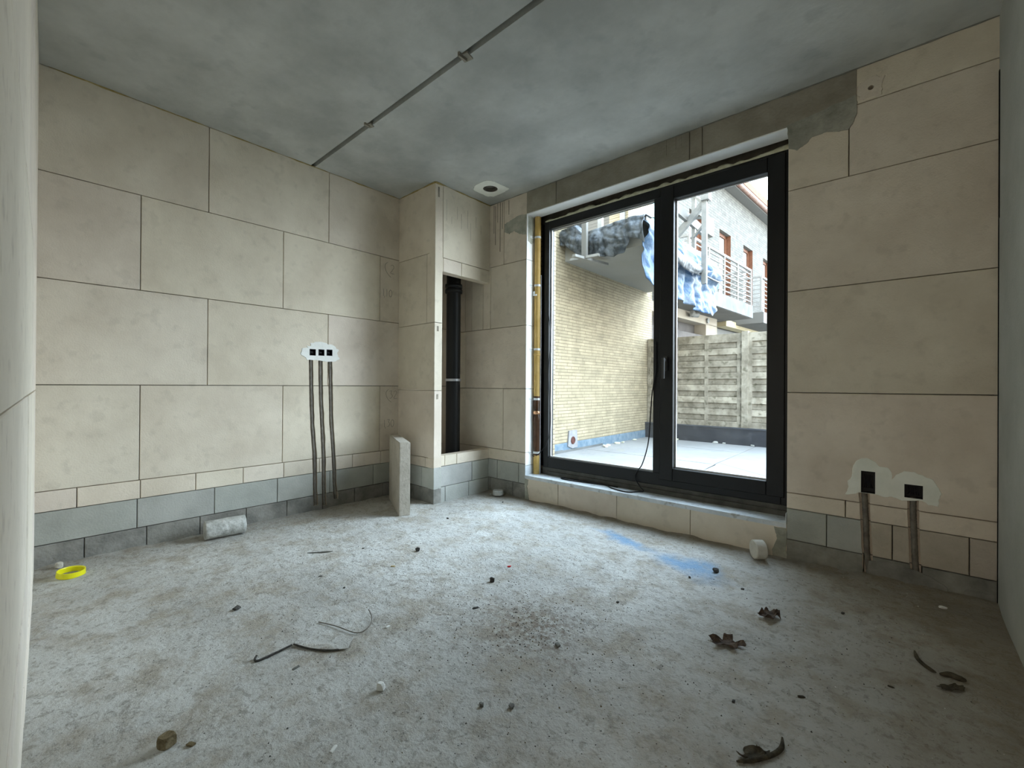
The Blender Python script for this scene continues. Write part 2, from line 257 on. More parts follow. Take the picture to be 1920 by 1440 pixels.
# ------------------------------------------------------------------ mesh builder
class MB:
    def __init__(s): s.v = []; s.f = []; s.m = []; s.t = []; s.sm = []
    def add(s, vs, fs, mi=0, tint=1.0, smooth=False):
        o = len(s.v); s.v += [tuple(x) for x in vs]
        for f in fs: s.f.append([o+i for i in f]); s.m.append(mi); s.t.append(tint); s.sm.append(smooth)
    def box(s, a, b, mi=0, tint=1.0):
        x0, y0, z0 = a; x1, y1, z1 = b
        s.add([(x0,y0,z0),(x1,y0,z0),(x1,y1,z0),(x0,y1,z0),(x0,y0,z1),(x1,y0,z1),(x1,y1,z1),(x0,y1,z1)],
              [(0,3,2,1),(4,5,6,7),(0,1,5,4),(1,2,6,5),(2,3,7,6),(3,0,4,7)], mi, tint)
    def obox(s, o, ax, ay, az, mi=0, tint=1.0):   # corner + three edge vectors
        o = Vector(o); ax = Vector(ax); ay = Vector(ay); az = Vector(az)
        p = [o, o+ax, o+ax+ay, o+ay]; p = p + [q+az for q in p]
        fs = [(0,3,2,1),(4,5,6,7),(0,1,5,4),(1,2,6,5),(2,3,7,6),(3,0,4,7)]
        if ax.cross(ay).dot(az) < 0: fs = [f[::-1] for f in fs]
        s.add(p, fs, mi, tint)
    def bar(s, a, b, w, h=None, mi=0, tint=1.0):
        h = h or w; a = Vector(a); b = Vector(b); d = (b-a); up = Vector((0,0,1)) if abs(d.normalized().z) < 0.95 else Vector((0,1,0))
        x = d.cross(up).normalized(); z = x.cross(d).normalized()
        s.obox(a - x*w/2 - z*h/2, x*w, d, z*h, mi, tint)
    def cham(s, o, eu, ev, en, c=0.003, mi=0, tint=1.0):  # block with chamfered front; en points to the front
        o = Vector(o); eu = Vector(eu); ev = Vector(ev); en = Vector(en)
        u = eu.normalized()*c; v = ev.normalized()*c; nn = en.normalized()*c
        p = [o, o+eu, o+eu+ev, o+ev]
        q = [x+en-nn for x in p]
        r = [o+en+u+v, o+eu+en-u+v, o+eu+ev+en-u-v, o+ev+en+u-v]
        fs = [(3,2,1,0), (8,9,10,11)]
        for i in range(4):
            j = (i+1) % 4; fs += [(i, j, 4+j, 4+i), (4+i, 4+j, 8+j, 8+i)]
        if eu.cross(ev).dot(en) < 0: fs = [f[::-1] for f in fs]
        s.add(p+q+r, fs, mi, tint)
    def tube(s, pts, r, seg=10, mi=0, caps=True, smooth=True):
        pts = [Vector(p) for p in pts]; rs = r if isinstance(r, (list, tuple)) else [r]*len(pts)
        o = []; up = Vector((0.13, 0.31, 0.94))
        prev = None
        for i, p in enumerate(pts):
            d = (pts[min(i+1, len(pts)-1)] - pts[max(i-1, 0)]).normalized()
            x = d.cross(up) if prev is None else (prev - d*prev.dot(d))
            if x.length < 1e-4: x = d.cross(Vector((1, 0, 0)))
            x.normalize(); prev = x; y = d.cross(x)
            o.append([p + (x*math.cos(2*math.pi*k/seg) + y*math.sin(2*math.pi*k/seg))*rs[i] for k in range(seg)])
        vs = [q for ring in o for q in ring]; fs = []
        for i in range(len(pts)-1):
            for k in range(seg):
                a = i*seg+k; b = i*seg+(k+1) % seg; fs.append((a, b, b+seg, a+seg))
        s.add(vs, fs, mi, 1.0, smooth)
        if caps: s.add(o[0], [tuple(range(seg))[::-1]], mi); s.add(o[-1], [tuple(range(seg))], mi)
    def lathe(s, prof, c=(0, 0, 0), ax=(0, 0, 1), seg=40, mi=0, smooth=False, closed=False):
        c = Vector(c); a = Vector(ax).normalized(); x = a.orthogonal().normalized(); y = a.cross(x); n = len(prof)
        vs = [c + a*h + (x*math.cos(2*math.pi*k/seg)+y*math.sin(2*math.pi*k/seg))*r for k in range(seg) for (r, h) in prof]
        fs = []
        for k in range(seg):
            for i in range(n if closed else n-1):
                j = (i+1) % n; k2 = (k+1) % seg; fs.append((k*n+i, k2*n+i, k2*n+j, k*n+j))
        s.add(vs, fs, mi, 1.0, smooth)
    def prism(s, poly, o, u, v, nrm, mi=0, tint=1.0, taper=0.0):  # polygon in (u,v) extruded along nrm
        o = Vector(o); u = Vector(u); v = Vector(v); nrm = Vector(nrm); n = len(poly)
        cx = sum(p[0] for p in poly)/n; cyy = sum(p[1] for p in poly)/n
        lo = [o+u*a+v*b for a, b in poly]; hi = [o+u*(cx+(a-cx)*(1-taper))+v*(cyy+(b-cyy)*(1-taper))+nrm for a, b in poly]
        fs = [tuple(range(n))[::-1], tuple(range(n, 2*n))] + [(i, (i+1) % n, n+(i+1) % n, n+i) for i in range(n)]
        area2 = sum(poly[i][0]*poly[(i+1) % n][1]-poly[(i+1) % n][0]*poly[i][1] for i in range(n))
        if area2*u.cross(v).dot(nrm) < 0: fs = [f[::-1] for f in fs]
        s.add(lo+hi, fs, mi, tint)
    def build(s, name, mats, parent=None, recalc=False):
        me = bpy.data.meshes.new(name); me.from_pydata(s.v, [], s.f)
        if not isinstance(mats, (list, tuple)): mats = [mats]
        for m in mats: me.materials.append(m)
        me.polygons.foreach_set('material_index', s.m); me.polygons.foreach_set('use_smooth', s.sm)
        ca = me.color_attributes.new('tint', 'FLOAT_COLOR', 'CORNER')
        d = []
        for f, t in zip(s.f, s.t):
            c = (t, t, t, 1) if isinstance(t, (int, float)) else (*t, 1)
            d += list(c)*len(f)
        ca.data.foreach_set('color', d)
        me.update()
        if recalc:
            bm = bmesh.new(); bm.from_mesh(me); bmesh.ops.recalc_face_normals(bm, faces=bm.faces); bm.to_mesh(me); bm.free()
        o = bpy.data.objects.new(name, me); COL.objects.link(o)
        if parent: o.parent = parent
        return o
def tag(o, label=None, cat=None, group=None, kind=None):
    if label: o['label'] = label
    if cat: o['category'] = cat
    if group: o['group'] = group
    if kind: o['kind'] = kind
    return o
def empty(name, loc=(0, 0, 0), rz=0.0):
    o = bpy.data.objects.new(name, None); o.empty_display_size = 0.1; COL.objects.link(o); o.location = loc; o.rotation_euler = (0, 0, rz); return o
def boolean_cut(target, cutters):
    cb = MB()
    for c in cutters: c(cb)
    co = cb.build('cutter', M_CHASE, recalc=True)
    md = target.modifiers.new('cut', 'BOOLEAN'); md.operation = 'DIFFERENCE'; md.solver = 'EXACT'; md.object = co; md.use_self = True
    dg = bpy.context.evaluated_depsgraph_get(); dg.update()
    nm = bpy.data.meshes.new_from_object(target.evaluated_get(dg))
    target.modifiers.clear(); old = target.data; target.data = nm; bpy.data.meshes.remove(old)
    cm = co.data; bpy.data.objects.remove(co); bpy.data.meshes.remove(cm)
def fn(x, y, z=0.0, s=1.0): return noise.noise(Vector((x*s, y*s, z*s)))

# ------------------------------------------------------------------ room dimensions
XL, YW, XR, ZC = -3.688, 3.17, 0.36, 2.896
WX0, WX1, WZ0, WZ1 = -2.64, -0.523, 0.225, 2.69
GAP = 0.0045
def blocks(mb, rows, u0, u1, o, eu, en, T, tints=(0.95, 1.05), skip=None):
    """rows: (z_top, z_bottom, [joint positions], material index[, u0, u1])"""
    eu = Vector(eu); en = Vector(en); o = Vector(o)
    for r in rows:
        zt, zb, js, mi = r[:4]; a, b = (r[4], r[5]) if len(r) > 4 else (u0, u1)
        es = [a] + [j for j in js if a < j < b] + [b]
        for i in range(len(es)-1):
            g0 = GAP/2 if i > 0 else 0; g1 = GAP/2 if i < len(es)-2 else 0
            jit = random.uniform(-0.0012, 0.0012)
            k = random.uniform(*tints); t = (k, k*random.uniform(0.985, 1.01), k*random.uniform(0.97, 1.01))
            mb.cham(o + eu*(es[i]+g0) + Vector((0, 0, zb+GAP/2)) - en*T, eu*(es[i+1]-es[i]-g0-g1), Vector((0, 0, zt-zb-GAP)), en*(T+jit), 0.0022, mi, t)

# ---- floor
def floor_z(x, y):
    z = 0.004*fn(x, y, 0, 1.7) + 0.0035*fn(x, y, 3, 6) + 0.0030*fn(x, y, 5, 19) + 0.0012*fn(x, y, 8, 45)
    ridge = fn(x, y, 9, 3.2); z += 0.004*max(0, 0.12-abs(ridge))/0.12*max(0, fn(x, y, 11, 1.3)+0.25)
    dw = 3.17-y; dl = x-XL
    z += 0.016*max(0, 1-dw/0.16)**1.5*(0.6+0.9*fn(x, y, 2, 9)) + 0.012*max(0, 1-dl/0.10)**1.5*(0.6+0.9*fn(x, y, 4, 9))
    z += 0.028*max(0, 1-dw/0.3)*max(0, min(1, (x+0.5)/0.5))*(0.55+0.9*fn(x, y, 6, 6))
    return z - 0.002
mb = MB(); nx, ny = 255, 262; x0, x1, y0, y1 = XL-0.02, XR+0.02, -0.98, YW+0.03
vs = [(x0+(x1-x0)*i/nx, y0+(y1-y0)*j/ny, 0) for j in range(ny+1) for i in range(nx+1)]
vs = [(x, y, floor_z(x, y)) for x, y, _ in vs]
mb.add(vs, [(j*(nx+1)+i, j*(nx+1)+i+1, (j+1)*(nx+1)+i+1, (j+1)*(nx+1)+i) for j in range(ny) for i in range(nx)], 0, 1.0, True)
mb.box((-4.0, -3.2, -0.3), (1.2, -0.975, -0.004)); mb.box((-4.0, -3.2, -0.3), (1.2, 3.6, -0.03))
tag(mb.build('floor', M_FLOOR), 'dusty grey screed floor with blue powder stains near the window', kind='structure')

# ---- ceiling (two slabs with an open joint)
mb = MB()
mb.box((-4.0, -3.2, ZC), (1.2, 1.605, ZC+0.12)); mb.box((-4.0, 1.640, ZC), (1.2, 3.48, ZC+0.12)); mb.box((-4.0, -3.2, ZC+0.045), (1.2, 3.48, ZC+0.25), 1)
for k in range(90):   # crumbs of slurry along the joint edge
    x = -3.66+k*0.045+random.uniform(-.01, .01); r = random.uniform(0.002, 0.006)
    if x < 0.3: mb.box((x, 1.640-r*0.3, ZC-r*0.35), (x+random.uniform(.01, .035), 1.640+r, ZC+0.01), 0)
ceil = mb.build('ceiling', [M_CONC, M_DARKCONC]); tag(ceil, 'bare grey concrete slab ceiling with one straight open joint', kind='structure')
HC = (-2.853, 2.895)
boolean_cut(ceil, [lambda c: c.lathe([(0.0001, -0.05), (0.072, -0.05), (0.072, 0.09), (0.0001, 0.09)], (HC[0], HC[1], ZC), seg=28)])

# ---- left wall
mb = MB(); T = 0.06
rowsL = [(ZC, 2.288, [0.889, 1.765], 0), (2.288, 1.671, [0.518, 1.395, 2.265], 0), (1.671, 1.055, [0.889, 1.765], 0),
         (1.055, 0.439, [0.521, 1.399, 2.272], 0), (0.439, 0.319, [0.234, 0.527, 0.826, 1.122, 1.411, 1.70, 1.999, 2.286], 0),
         (0.319, 0.130, [0.512, 0.939, 1.364, 1.79, 2.209], 1), (0.130, -0.02, [0.268, 0.561, 0.853, 1.145, 1.438, 1.73, 2.022, 2.31], 2)]
blocks(mb, rowsL, -0.02, 3.30, (XL, 0, 0), (0, 1, 0), (1, 0, 0), T)
mb.box((XL-0.25, -3.2, -0.3), (XL-0.028, 3.6, ZC+0.05), 3)
wl = mb.build('wall_left', [MB_LIGHT, MB_GREY, MB_DARK, M_MORTAR]); tag(wl, 'left wall of large pale aerated blocks on grey base courses', kind='structure')
CH_L = [[(1.620, 1.300), (1.626, 1.025), (1.636, 0.75), (1.658, 0.441), (1.664, 0.2), (1.672, 0.045)],
        [(1.701, 1.300), (1.706, 1.02), (1.719, 0.752), (1.735, 0.431), (1.739, 0.2), (1.745, 0.030)],
        [(1.784, 1.302), (1.792, 1.025), (1.800, 0.75), (1.825, 0.42), (1.836, 0.2), (1.848, 0.065)]]
BX_L = [(1.633, 1.336), (1.707, 1.338), (1.777, 1.341)]
def chase_cut(path, w, face, sgn, depth=0.024, seed=0.0):
    # wavy prism along path, (u,z) coords; face(u,z,n) -> xyz
    def f(cb):
        P = []
        for i in range(len(path)-1):
            for k in range(12):
                t = k/12; P.append((path[i][0]*(1-t)+path[i+1][0]*t, path[i][1]*(1-t)+path[i+1][1]*t))
        P.append(path[-1])
        l = []; r = []
        for (u, z) in P:
            ww = w/2*(1+0.18*fn(u+seed, z, 1, 14)); o = w*0.10*fn(u+seed, z, 7, 9)
            l.append((u+o-ww, z)); r.append((u+o+ww, z))
        poly = l + r[::-1]; n = len(poly)
        vs = [face(a, b, 0.02) for a, b in poly] + [face(a, b, -depth) for a, b in poly]
        m = len(l)
        fs = []
        for i in range(m-1):   # quads between left and right, front and back
            a, b, c, d = i, i+1, n-2-i, n-1-i
            fs.append((a, b, c, d)); fs.append((n+d, n+c, n+b, n+a))
        for i in range(n): fs.append((i, n+i, n+(i+1) % n, (i+1) % n))
        cb.add(vs, fs)
    return f
faceL = lambda u, z, n: (XL+n, u, z)
faceW = lambda u, z, n: (u, YW-n, z)
cuts = [chase_cut(p, 0.038, faceL, 1, seed=i) for i, p in enumerate(CH_L)]
for (u, z) in BX_L: cuts.append(lambda c, u=u, z=z: c.box((XL-0.05, u-0.026, z-0.027), (XL+0.03, u+0.026, z+0.027)))
for c in cuts: boolean_cut(wl, [c])

# ---- window wall
mb = MB(); T = 0.135
left = [(ZC, 2.262, [-2.93], 0), (2.262, 1.640, [-3.49, -3.385, -3.217, -3.110], 0), (1.640, 1.038, [-3.475], 0),
        (1.038, 0.436, [-2.927], 0), (0.436, 0.327, [-2.93, -3.25], 0), (0.327, 0.14, [-3.003, -2.722], 1), (0.14, -0.02, [-3.1, -2.795], 2)]
right = [(WZ1, 2.29, [-0.224], 0), (2.29, 1.662, [], 0), (1.662, 1.037, [], 0), (1.037, 0.417, [], 0), (0.417, 0.319, [-0.233], 0),
         (0.319, 0.128, [-0.321], 1, WX1, -0.145), (0.319, 0.128, [-0.028, 0.264], 5, -0.141, XR+0.02), (0.128, -0.02, [-0.15, 0.09], 2)]
O = (0, YW, 0); EU = (1, 0, 0); EN = (0, -1, 0)
blocks(mb, left, XL, WX0, O, EU, EN, T); blocks(mb, right, WX1, XR+0.02, O, EU, EN, T)
blocks(mb, [(WZ0-0.004, -0.02, [-2.26, -1.688, -1.111], 0)], WX0, WX1, O, EU, EN, T, (0.98, 1.06))
blocks(mb, [(ZC, WZ1, [-2.3, -1.13, -1.042], 4)], WX0, -0.19, O, EU, EN, T, (0.9, 1.0))
blocks(mb, [(ZC, WZ1, [], 0)], -0.19, XR+0.02, O, EU, EN, T)
# mortar backing, outer leaf
for a, b in (((-3.95, YW+0.137, -0.3), (WX0-0.03, YW+0.26, ZC+.1)), ((WX1-0.01, YW+0.137, -0.3), (0.6, YW+0.26, ZC+.1)),
             ((WX0-0.04, YW+0.137, -0.3), (WX1+0.02, YW+0.26, WZ0-0.03)), ((WX0-0.04, YW+0.234, WZ1-0.05), (WX1+0.02, YW+0.26, ZC+.1))):
    mb.box(a, b, 3)
mb.box((WX0-0.035, YW+0.139, WZ1+0.12), (WX1+0.01, YW+0.25, ZC+0.1), 3)
for x, z0, z1, w in ((-3.07, 2.60, 2.88, .004), (-3.05, 2.48, 2.87, .005), (-3.02, 2.70, 2.89, .004), (-2.985, 2.40, 2.89, .006), (-2.955, 2.62, 2.88, .004), (-2.87, 2.74, 2.88, .005), (-1.30, 2.78, 2.895, .003), (-1.23, 2.80, 2.895, .003), (-1.19, 2.81, 2.895, .003)):
    mb.box((x, YW-0.0022, z0), (x+w, YW+0.001, z1), 3, 1.9)
ww = mb.build('wall_front', [MB_LIGHT, MB_GREY, MB_DARK, M_MORTAR, M_LINTEL, MB_PINK]); tag(ww, 'window wall of pale aerated blocks with concrete lintel', kind='structure')
CH_R = [[(-0.149, 0.480), (-0.144, 0.38), (-0.141, 0.31), (-0.136, 0.15), (-0.126, 0.015)], [(0.055, 0.486), (0.056, 0.38), (0.059, 0.296), (0.064, 0.15), (0.073, 0.005)]]
cuts = [chase_cut(p, 0.046, faceW, 1, seed=5+i) for i, p in enumerate(CH_R)]
cuts.append(lambda c: c.box((-0.163, YW-0.03, 0.478), (-0.101, YW+0.05, 0.600)))
cuts.append(lambda c: c.box((0.020, YW-0.03, 0.482), (0.093, YW+0.05, 0.553)))
cuts.append(lambda c: c.lathe([(0.0001, -0.03), (0.013, -0.03), (0.013, 0.05), (0.0001, 0.05)], (-0.127, YW, 2.757), (0, 1, 0), seg=16))
for c in cuts: boolean_cut(ww, [c])
# outer brick leaf around the window, seen only from outside
mb = MB()
mb.box((-3.95, YW+0.262, -0.3), (-2.56, YW+0.36, 3.6)); mb.box((-0.52, YW+0.262, -0.3), (2.5, YW+0.36, 3.6))
mb.box((-2.56, YW+0.262, 2.635), (-0.52, YW+0.36, 3.6)); mb.box((-2.56, YW+0.262, -0.3), (-0.52, YW+0.36, 0.29))
tag(mb.build('wall_outside', M_BRICKY), 'outer brick leaf around the window opening', kind='structure')

# ---- white soffit lining under the lintel
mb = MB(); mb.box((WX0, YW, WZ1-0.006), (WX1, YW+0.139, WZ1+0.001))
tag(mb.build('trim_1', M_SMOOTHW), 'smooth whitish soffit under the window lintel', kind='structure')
mb = MB()  # thin lining added over the blocks, its pale colour brightens the reveal
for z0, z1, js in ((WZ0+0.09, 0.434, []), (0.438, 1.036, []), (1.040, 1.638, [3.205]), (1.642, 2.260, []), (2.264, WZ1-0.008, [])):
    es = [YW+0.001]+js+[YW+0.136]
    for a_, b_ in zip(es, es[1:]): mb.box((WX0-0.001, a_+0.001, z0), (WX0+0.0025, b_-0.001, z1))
tag(mb.build('trim_2', M_SMOOTHW), 'whitish left reveal of the window opening, made paler to look lit', kind='structure')
# ---- right wall
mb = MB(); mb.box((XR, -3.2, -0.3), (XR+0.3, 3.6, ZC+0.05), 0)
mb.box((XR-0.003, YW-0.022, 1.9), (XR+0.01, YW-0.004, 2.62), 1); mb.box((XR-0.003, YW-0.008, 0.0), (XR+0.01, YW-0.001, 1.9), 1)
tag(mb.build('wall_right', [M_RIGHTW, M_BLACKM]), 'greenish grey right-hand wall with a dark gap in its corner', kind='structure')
# ---- back wall beside the doorway
A = Vector((-3.72, 0.064, 0)); B = Vector((-0.60, -0.024, 0)); d = (B-A); Lb = d.length; d.normalize(); nb = Vector((-d.y, d.x, 0))
mb = MB()
rowsB = [(ZC, 2.29, [0.9, 1.9], 0), (2.29, 1.665, [0.5, 1.66], 0), (1.665, 1.024, [0.9, 2.0], 0), (1.024, 0.42, [0.5, 1.5], 0), (0.42, 0.32, [0.6, 1.2, 1.8], 0), (0.32, 0.13, [0.4, 0.9, 1.4, 1.9], 0), (0.13, -0.02, [0.5, 1.1, 1.7], 0)]
blocks(mb, rowsB, 0, Lb, A, d, nb, 0.05)
mb.obox(A-nb*0.14, d*Lb, nb*0.092, (0, 0, ZC+0.02), 1)
mb.box((-0.60, -0.13, 2.35), (XR, -0.03, ZC+0.02), 0)
tag(mb.build('wall_back', [M_BACKW, M_MORTAR]), 'pale block wall at the left edge of the picture', kind='structure')
# next room, closed around the added fill light
mb = MB(); mb.box((-4.0, -3.3, -0.3), (1.2, -3.1, ZC+0.1)); mb.box((XR, -3.2, 0), (1.2, -3.0, ZC))
tag(mb.build('wall_hall', MB_LIGHT), 'far wall of the next room', kind='structure')

# ---- shaft in the corner
SX, SY = -3.125, 2.472
mb = MB(); T = 0.085
rowsF = [(ZC, 2.268, [], 0), (2.268, 1.632, [-3.242], 0), (1.632, 1.018, [], 0), (1.018, 0.405, [], 0), (0.405, 0.315, [-3.25], 0), (0.315, 0.13, [-3.47, -3.3], 1), (0.13, -0.02, [-3.42], 2)]
blocks(mb, rowsF, XL, SX, (0, SY, 0), (1, 0, 0), (0, -1, 0), T)
mb2 = []
rowsS = [(ZC, 2.232, [2.560], 0, 2.472, YW), (2.232, 2.104, [2.567, 2.79], 0, 2.472, YW),
         (0.424, 0.325, [2.60, 2.745], 0, 2.474, YW), (0.325, 0.138, [2.545, 2.943], 1, 2.474, YW), (0.138, -0.02, [2.526, 2.607, 2.900], 1, 2.474, YW)]
blocks(mb, rowsS, 2.472, YW, (SX, 0, 0), (0, 1, 0), (1, 0, 0), T, (1.02, 1.08))
blocks(mb, [(2.104, 1.632, [], 0), (1.632, 1.018, [], 0), (1.018, 0.424, [], 0)], SY+0.001, SY+T, (SX+0.0005, 0, 0), (0, 1, 0), (1, 0, 0), 0.03, (1.03, 1.08))
for y in (2.60, 2.66, 2.73, 2.78, 2.86, 2.90, 2.97, 3.04):
    z1 = random.uniform(2.62, 2.80); mb.box((SX-0.001, y, z1-random.uniform(0.05, 0.20)), (SX+0.0016, y+random.uniform(.002, .004), z1), 3, 2.6)
for z in (2.86, 1.60, 0.985): mb.box((SX-0.001, 2.500, z-0.09 if z > 2 else z-0.045), (SX+0.0032, 2.517, z), 3, 2.0)
mb.box((SX-0.09, SY+T-0.01, 2.2), (SX-0.08, YW, ZC), 3)
tag(mb.build('wall_shaft', [MB_LIGHT, MB_GREY, MB_DARK, M_MORTAR]), 'block-built shaft in the corner with a tall open niche', kind='structure')

# ---- pipe in the shaft
t = empty('soil_pipe', (-3.40, 2.93, 0)); tag(t, 'thick black vertical drain pipe inside the open corner shaft', 'pipe')
mb = MB(); mb.tube([(0, 0, 0), (0, 0, ZC)], 0.072, 28, caps=False); mb.build('pipe_run', M_BLACK, t)
for z, nm in ((2.07, 'pipe_collar'), (2.02, 'pipe_collar'), (0.35, 'pipe_collar')):
    mb = MB(); mb.lathe([(0.07, -0.02), (0.086, -0.018), (0.088, 0.0), (0.086, 0.018), (0.07, 0.02)], (0, 0, z), smooth=True); mb.build(nm, M_BLACK, t)
mb = MB(); mb.lathe([(0.07, -0.012), (0.080, -0.012), (0.080, 0.012), (0.07, 0.012)], (0, 0, 1.12)); c = mb.build('pipe_clamp', M_GALV, t); c['label'] = 'shiny metal pipe clamp'

# ------------------------------------------------------------------ window
win = empty('window_1', ((WX0+WX1)/2, YW+0.16, WZ0)); tag(win, 'tall anthracite window with a fixed left pane and an opening right leaf', kind='structure')
def wpart(mb, name, m, label=None, parent=win):
    o = mb.build(name, m, None); o.parent = parent; o.matrix_parent_inverse = Matrix.Translation(-win.location)
    if label: o['label'] = label
    return o
FY0, FY1 = 3.332, 3.412
mb = MB()
mb.cham((-2.552, FY1, 0.295), (0.057, 0, 0), (0, 0, 2.335), (0, -(FY1-FY0), 0), 0.003)
mb.cham((-0.585, FY1, 0.295), (0.075, 0, 0), (0, 0, 2.335), (0, -(FY1-FY0), 0), 0.003)
mb.cham((-2.495, FY1, 2.555), (1.910, 0, 0), (0, 0, 0.075), (0, -(FY1-FY0), 0), 0.003)
mb.cham((-2.495, FY1, 0.295), (1.910, 0, 0), (0, 0, 0.095), (0, -(FY1-FY0), 0), 0.003)
mb.cham((-1.462, FY1, 0.390), (0.085, 0, 0), (0, 0, 2.165), (0, -(FY1-FY0), 0), 0.003)
mb.box((-2.606, 3.372, 0.295), (-2.553, 3.42, 2.63)); wpart(mb, 'window_frame', M_BLACKFR)
mb = MB(); LY0, LY1 = 3.318, 3.395
mb.cham((-1.405, LY1, 0.345), (0.105, 0, 0), (0, 0, 2.265), (0, -(LY1-LY0), 0), 0.004)
mb.cham((-0.668, LY1, 0.345), (0.105, 0, 0), (0, 0, 2.265), (0, -(LY1-LY0), 0), 0.004)
mb.cham((-1.300, LY1, 2.51), (0.632, 0, 0), (0, 0, 0.10), (0, -(LY1-LY0), 0), 0.004)
mb.cham((-1.300, LY1, 0.345), (0.632, 0, 0), (0, 0, 0.095), (0, -(LY1-LY0), 0), 0.004)
sash = wpart(mb, 'window_leaf', M_BLACKFR)
GY = 3.375
for nm, a, b, c, d_ in (('left', -2.495, -1.462, 0.39, 2.555), ('right', -1.30, -0.668, 0.44, 2.51)):
    mb = MB(); mb.box((a-0.004, GY, c-0.004), (b+0.004, GY+0.006, d_+0.004)); wpart(mb, 'glass_pane', M_GLASS)
    mb = MB(); w = 0.011  # bead coloured pale to imitate light caught in the dark rebate
    mb.box((a, GY-0.012, c), (a+w, GY-0.001, d_)); mb.box((b-w*0.4, GY-0.006, c), (b, GY-0.001, d_))
    mb.box((a+w, GY-0.012, c), (b-w*0.4, GY-0.001, c+w)); mb.box((a+w, GY-0.006, d_-w*0.6), (b-w*0.4, GY-0.001, d_))
    wpart(mb, 'glazing_bead', M_SEAL, 'glazing bead coloured pale as if catching daylight')
mb = MB(); mb.box((-1.368, LY0-0.012, 1.19), (-1.338, LY0+0.001, 1.30)); mb.box((-1.361, LY0-0.05, 1.262), (-1.345, LY0-0.01, 1.282))
mb.box((-1.362, LY0-0.062, 1.13), (-1.344, LY0-0.046, 1.288)); wpart(mb, 'window_handle', mat('satin_handle', (0.06, 0.06, 0.06), None, rough=0.35, metal=0.7, tint=False), 'slim satin metal handle')
# sub-sill profile, sill, foam
mb = MB(); mb.box((-2.56, 3.335, 0.2245), (WX1, 3.41, 0.293)); mb.box((-2.50, 3.322, 0.226), (WX1, 3.336, 0.262)); wpart(mb, 'lower_profile', mat('dusty_dark_profile', (0.06, 0.058, 0.05), (0.11, 0.105, 0.09), 12, 0.6, tint=False))
mb = MB(); mb.box((WX0+0.002, YW-0.006, WZ0-0.004), (WX1-0.002, 3.334, WZ0)); mb.box((WX0+0.002, YW-0.006, WZ0-0.030), (WX1-0.002, YW-0.003, WZ0-0.004))
mb.box((WX0+0.002, YW-0.004, WZ0), (WX0+0.006, 3.31, WZ0+0.085)); mb.box((WX1-0.006, YW-0.004, WZ0), (WX1-0.002, 3.31, WZ0+0.06))
wpart(mb, 'window_sill', M_SILL)
mb = MB()   # foam bead on top of the frame
N = 150; secs = []
for i in range(N+1):
    x = -2.545+2.02*i/N; f = i/N
    h = 0.018+0.016*abs(fn(x, 0, 0, 9))*2+0.010*max(0, fn(x, 4, 0, 23)) + (0.026*max(0, (f-0.87)/0.13))
    h += 0.016*math.exp(-((f-0.20)/0.05)**2)+0.014*math.exp(-((f-0.47)/0.05)**2)+0.008*math.exp(-((f-0.75)/0.06)**2)
    yy = 3.336+0.006*fn(x, 2, 0, 20)
    secs.append([(x, yy, 2.629), (x, yy-0.004, 2.629+h*0.55), (x, yy+0.012, 2.629+h), (x, 3.40, 2.629+h*0.9), (x, 3.40, 2.629)])
vs = [p for s_ in secs for p in s_]; fs = [(i*5+k, i*5+k+1, i*5+5+k+1, i*5+5+k) for i in range(N) for k in range(4)]
mb.add(vs, fs, 0, 1.0, True); wpart(mb, 'foam_seal', M_FOAM, 'lumpy yellowish foam')

# ---- gas pipe in the left reveal
t = empty('service_pipe', (-2.604, 3.296, WZ0)); tag(t, 'ochre vertical pipe strapped in the left window reveal', 'pipe')
GXc, GYc = 0.0, 0.0
mb = MB(); mb.tube([(0, 0, 0.0), (0, 0, 0.185)], 0.030, 20); mb.tube([(0, 0, 0.74), (0, 0, WZ1-WZ0-0.008)], 0.030, 20); mb.build('ochre_section', M_GAS, t)
mb = MB(); mb.tube([(0, 0, 0.18), (0, 0, 0.50), (0, 0, 0.505), (0, 0, 0.56), (0, 0, 0.565), (0, 0, 0.742)], [0.0315, 0.0315, 0.034, 0.034, 0.0305, 0.0305], 20); c = mb.build('brown_section', M_BROWNP, t); c['label'] = 'dark brown lower section'
mb = MB(); mb.lathe([(0.030, -0.016), (0.0355, -0.010), (0.0355, 0.010), (0.030, 0.016)], (0, 0, 0.585), smooth=True); mb.build('copper_ring', M_COPPER, t)
mb = MB(); mb.lathe([(0.030, -0.012), (0.034, -0.010), (0.034, 0.010), (0.030, 0.012)], (0, 0, 1.14), smooth=True); mb.build('coupling_ring', M_GAS, t)
for z in (2.26, 1.80, 1.19, 0.715, 0.205):
    mb = MB()
    for k in range(9):
        a0 = math.radians(-200+k*24); a1 = math.radians(-200+(k+1)*24)
        mb.obox((0.0335*math.cos(a0), 0.0335*math.sin(a0), z-0.010), (0.0335*(math.cos(a1)-math.cos(a0)), 0.0335*(math.sin(a1)-math.sin(a0)), 0), (0.0015*math.cos(a0), 0.0015*math.sin(a0), 0), (0, 0, 0.020))
    mb.box((-0.031, -0.075, z-0.010), (-0.028, 0.0, z+0.010)); st = mb.build('strap', M_STRAP, t)
    mb = MB()
    for k in range(5): mb.box((-0.0275, -0.066+k*0.013, z-0.003), (-0.0272, -0.060+k*0.013, z+0.003))
    mb.build('strap_holes', M_BLACKM, st)
mb = MB(); mb.box((-0.012, -0.0345, 1.70), (0.016, -0.029, 1.715)); mb.box((-0.031, -0.034, 1.70), (-0.006, -0.030, 1.745)); mb.build('tape_tab', M_STRAP, t)
mb = MB(); mb.tube([(0.037, 0.004, 0.0), (0.034, 0.004, 0.5), (0.036, 0.004, 1.3), (0.034, 0.004, 1.9)], 0.0065, 10)
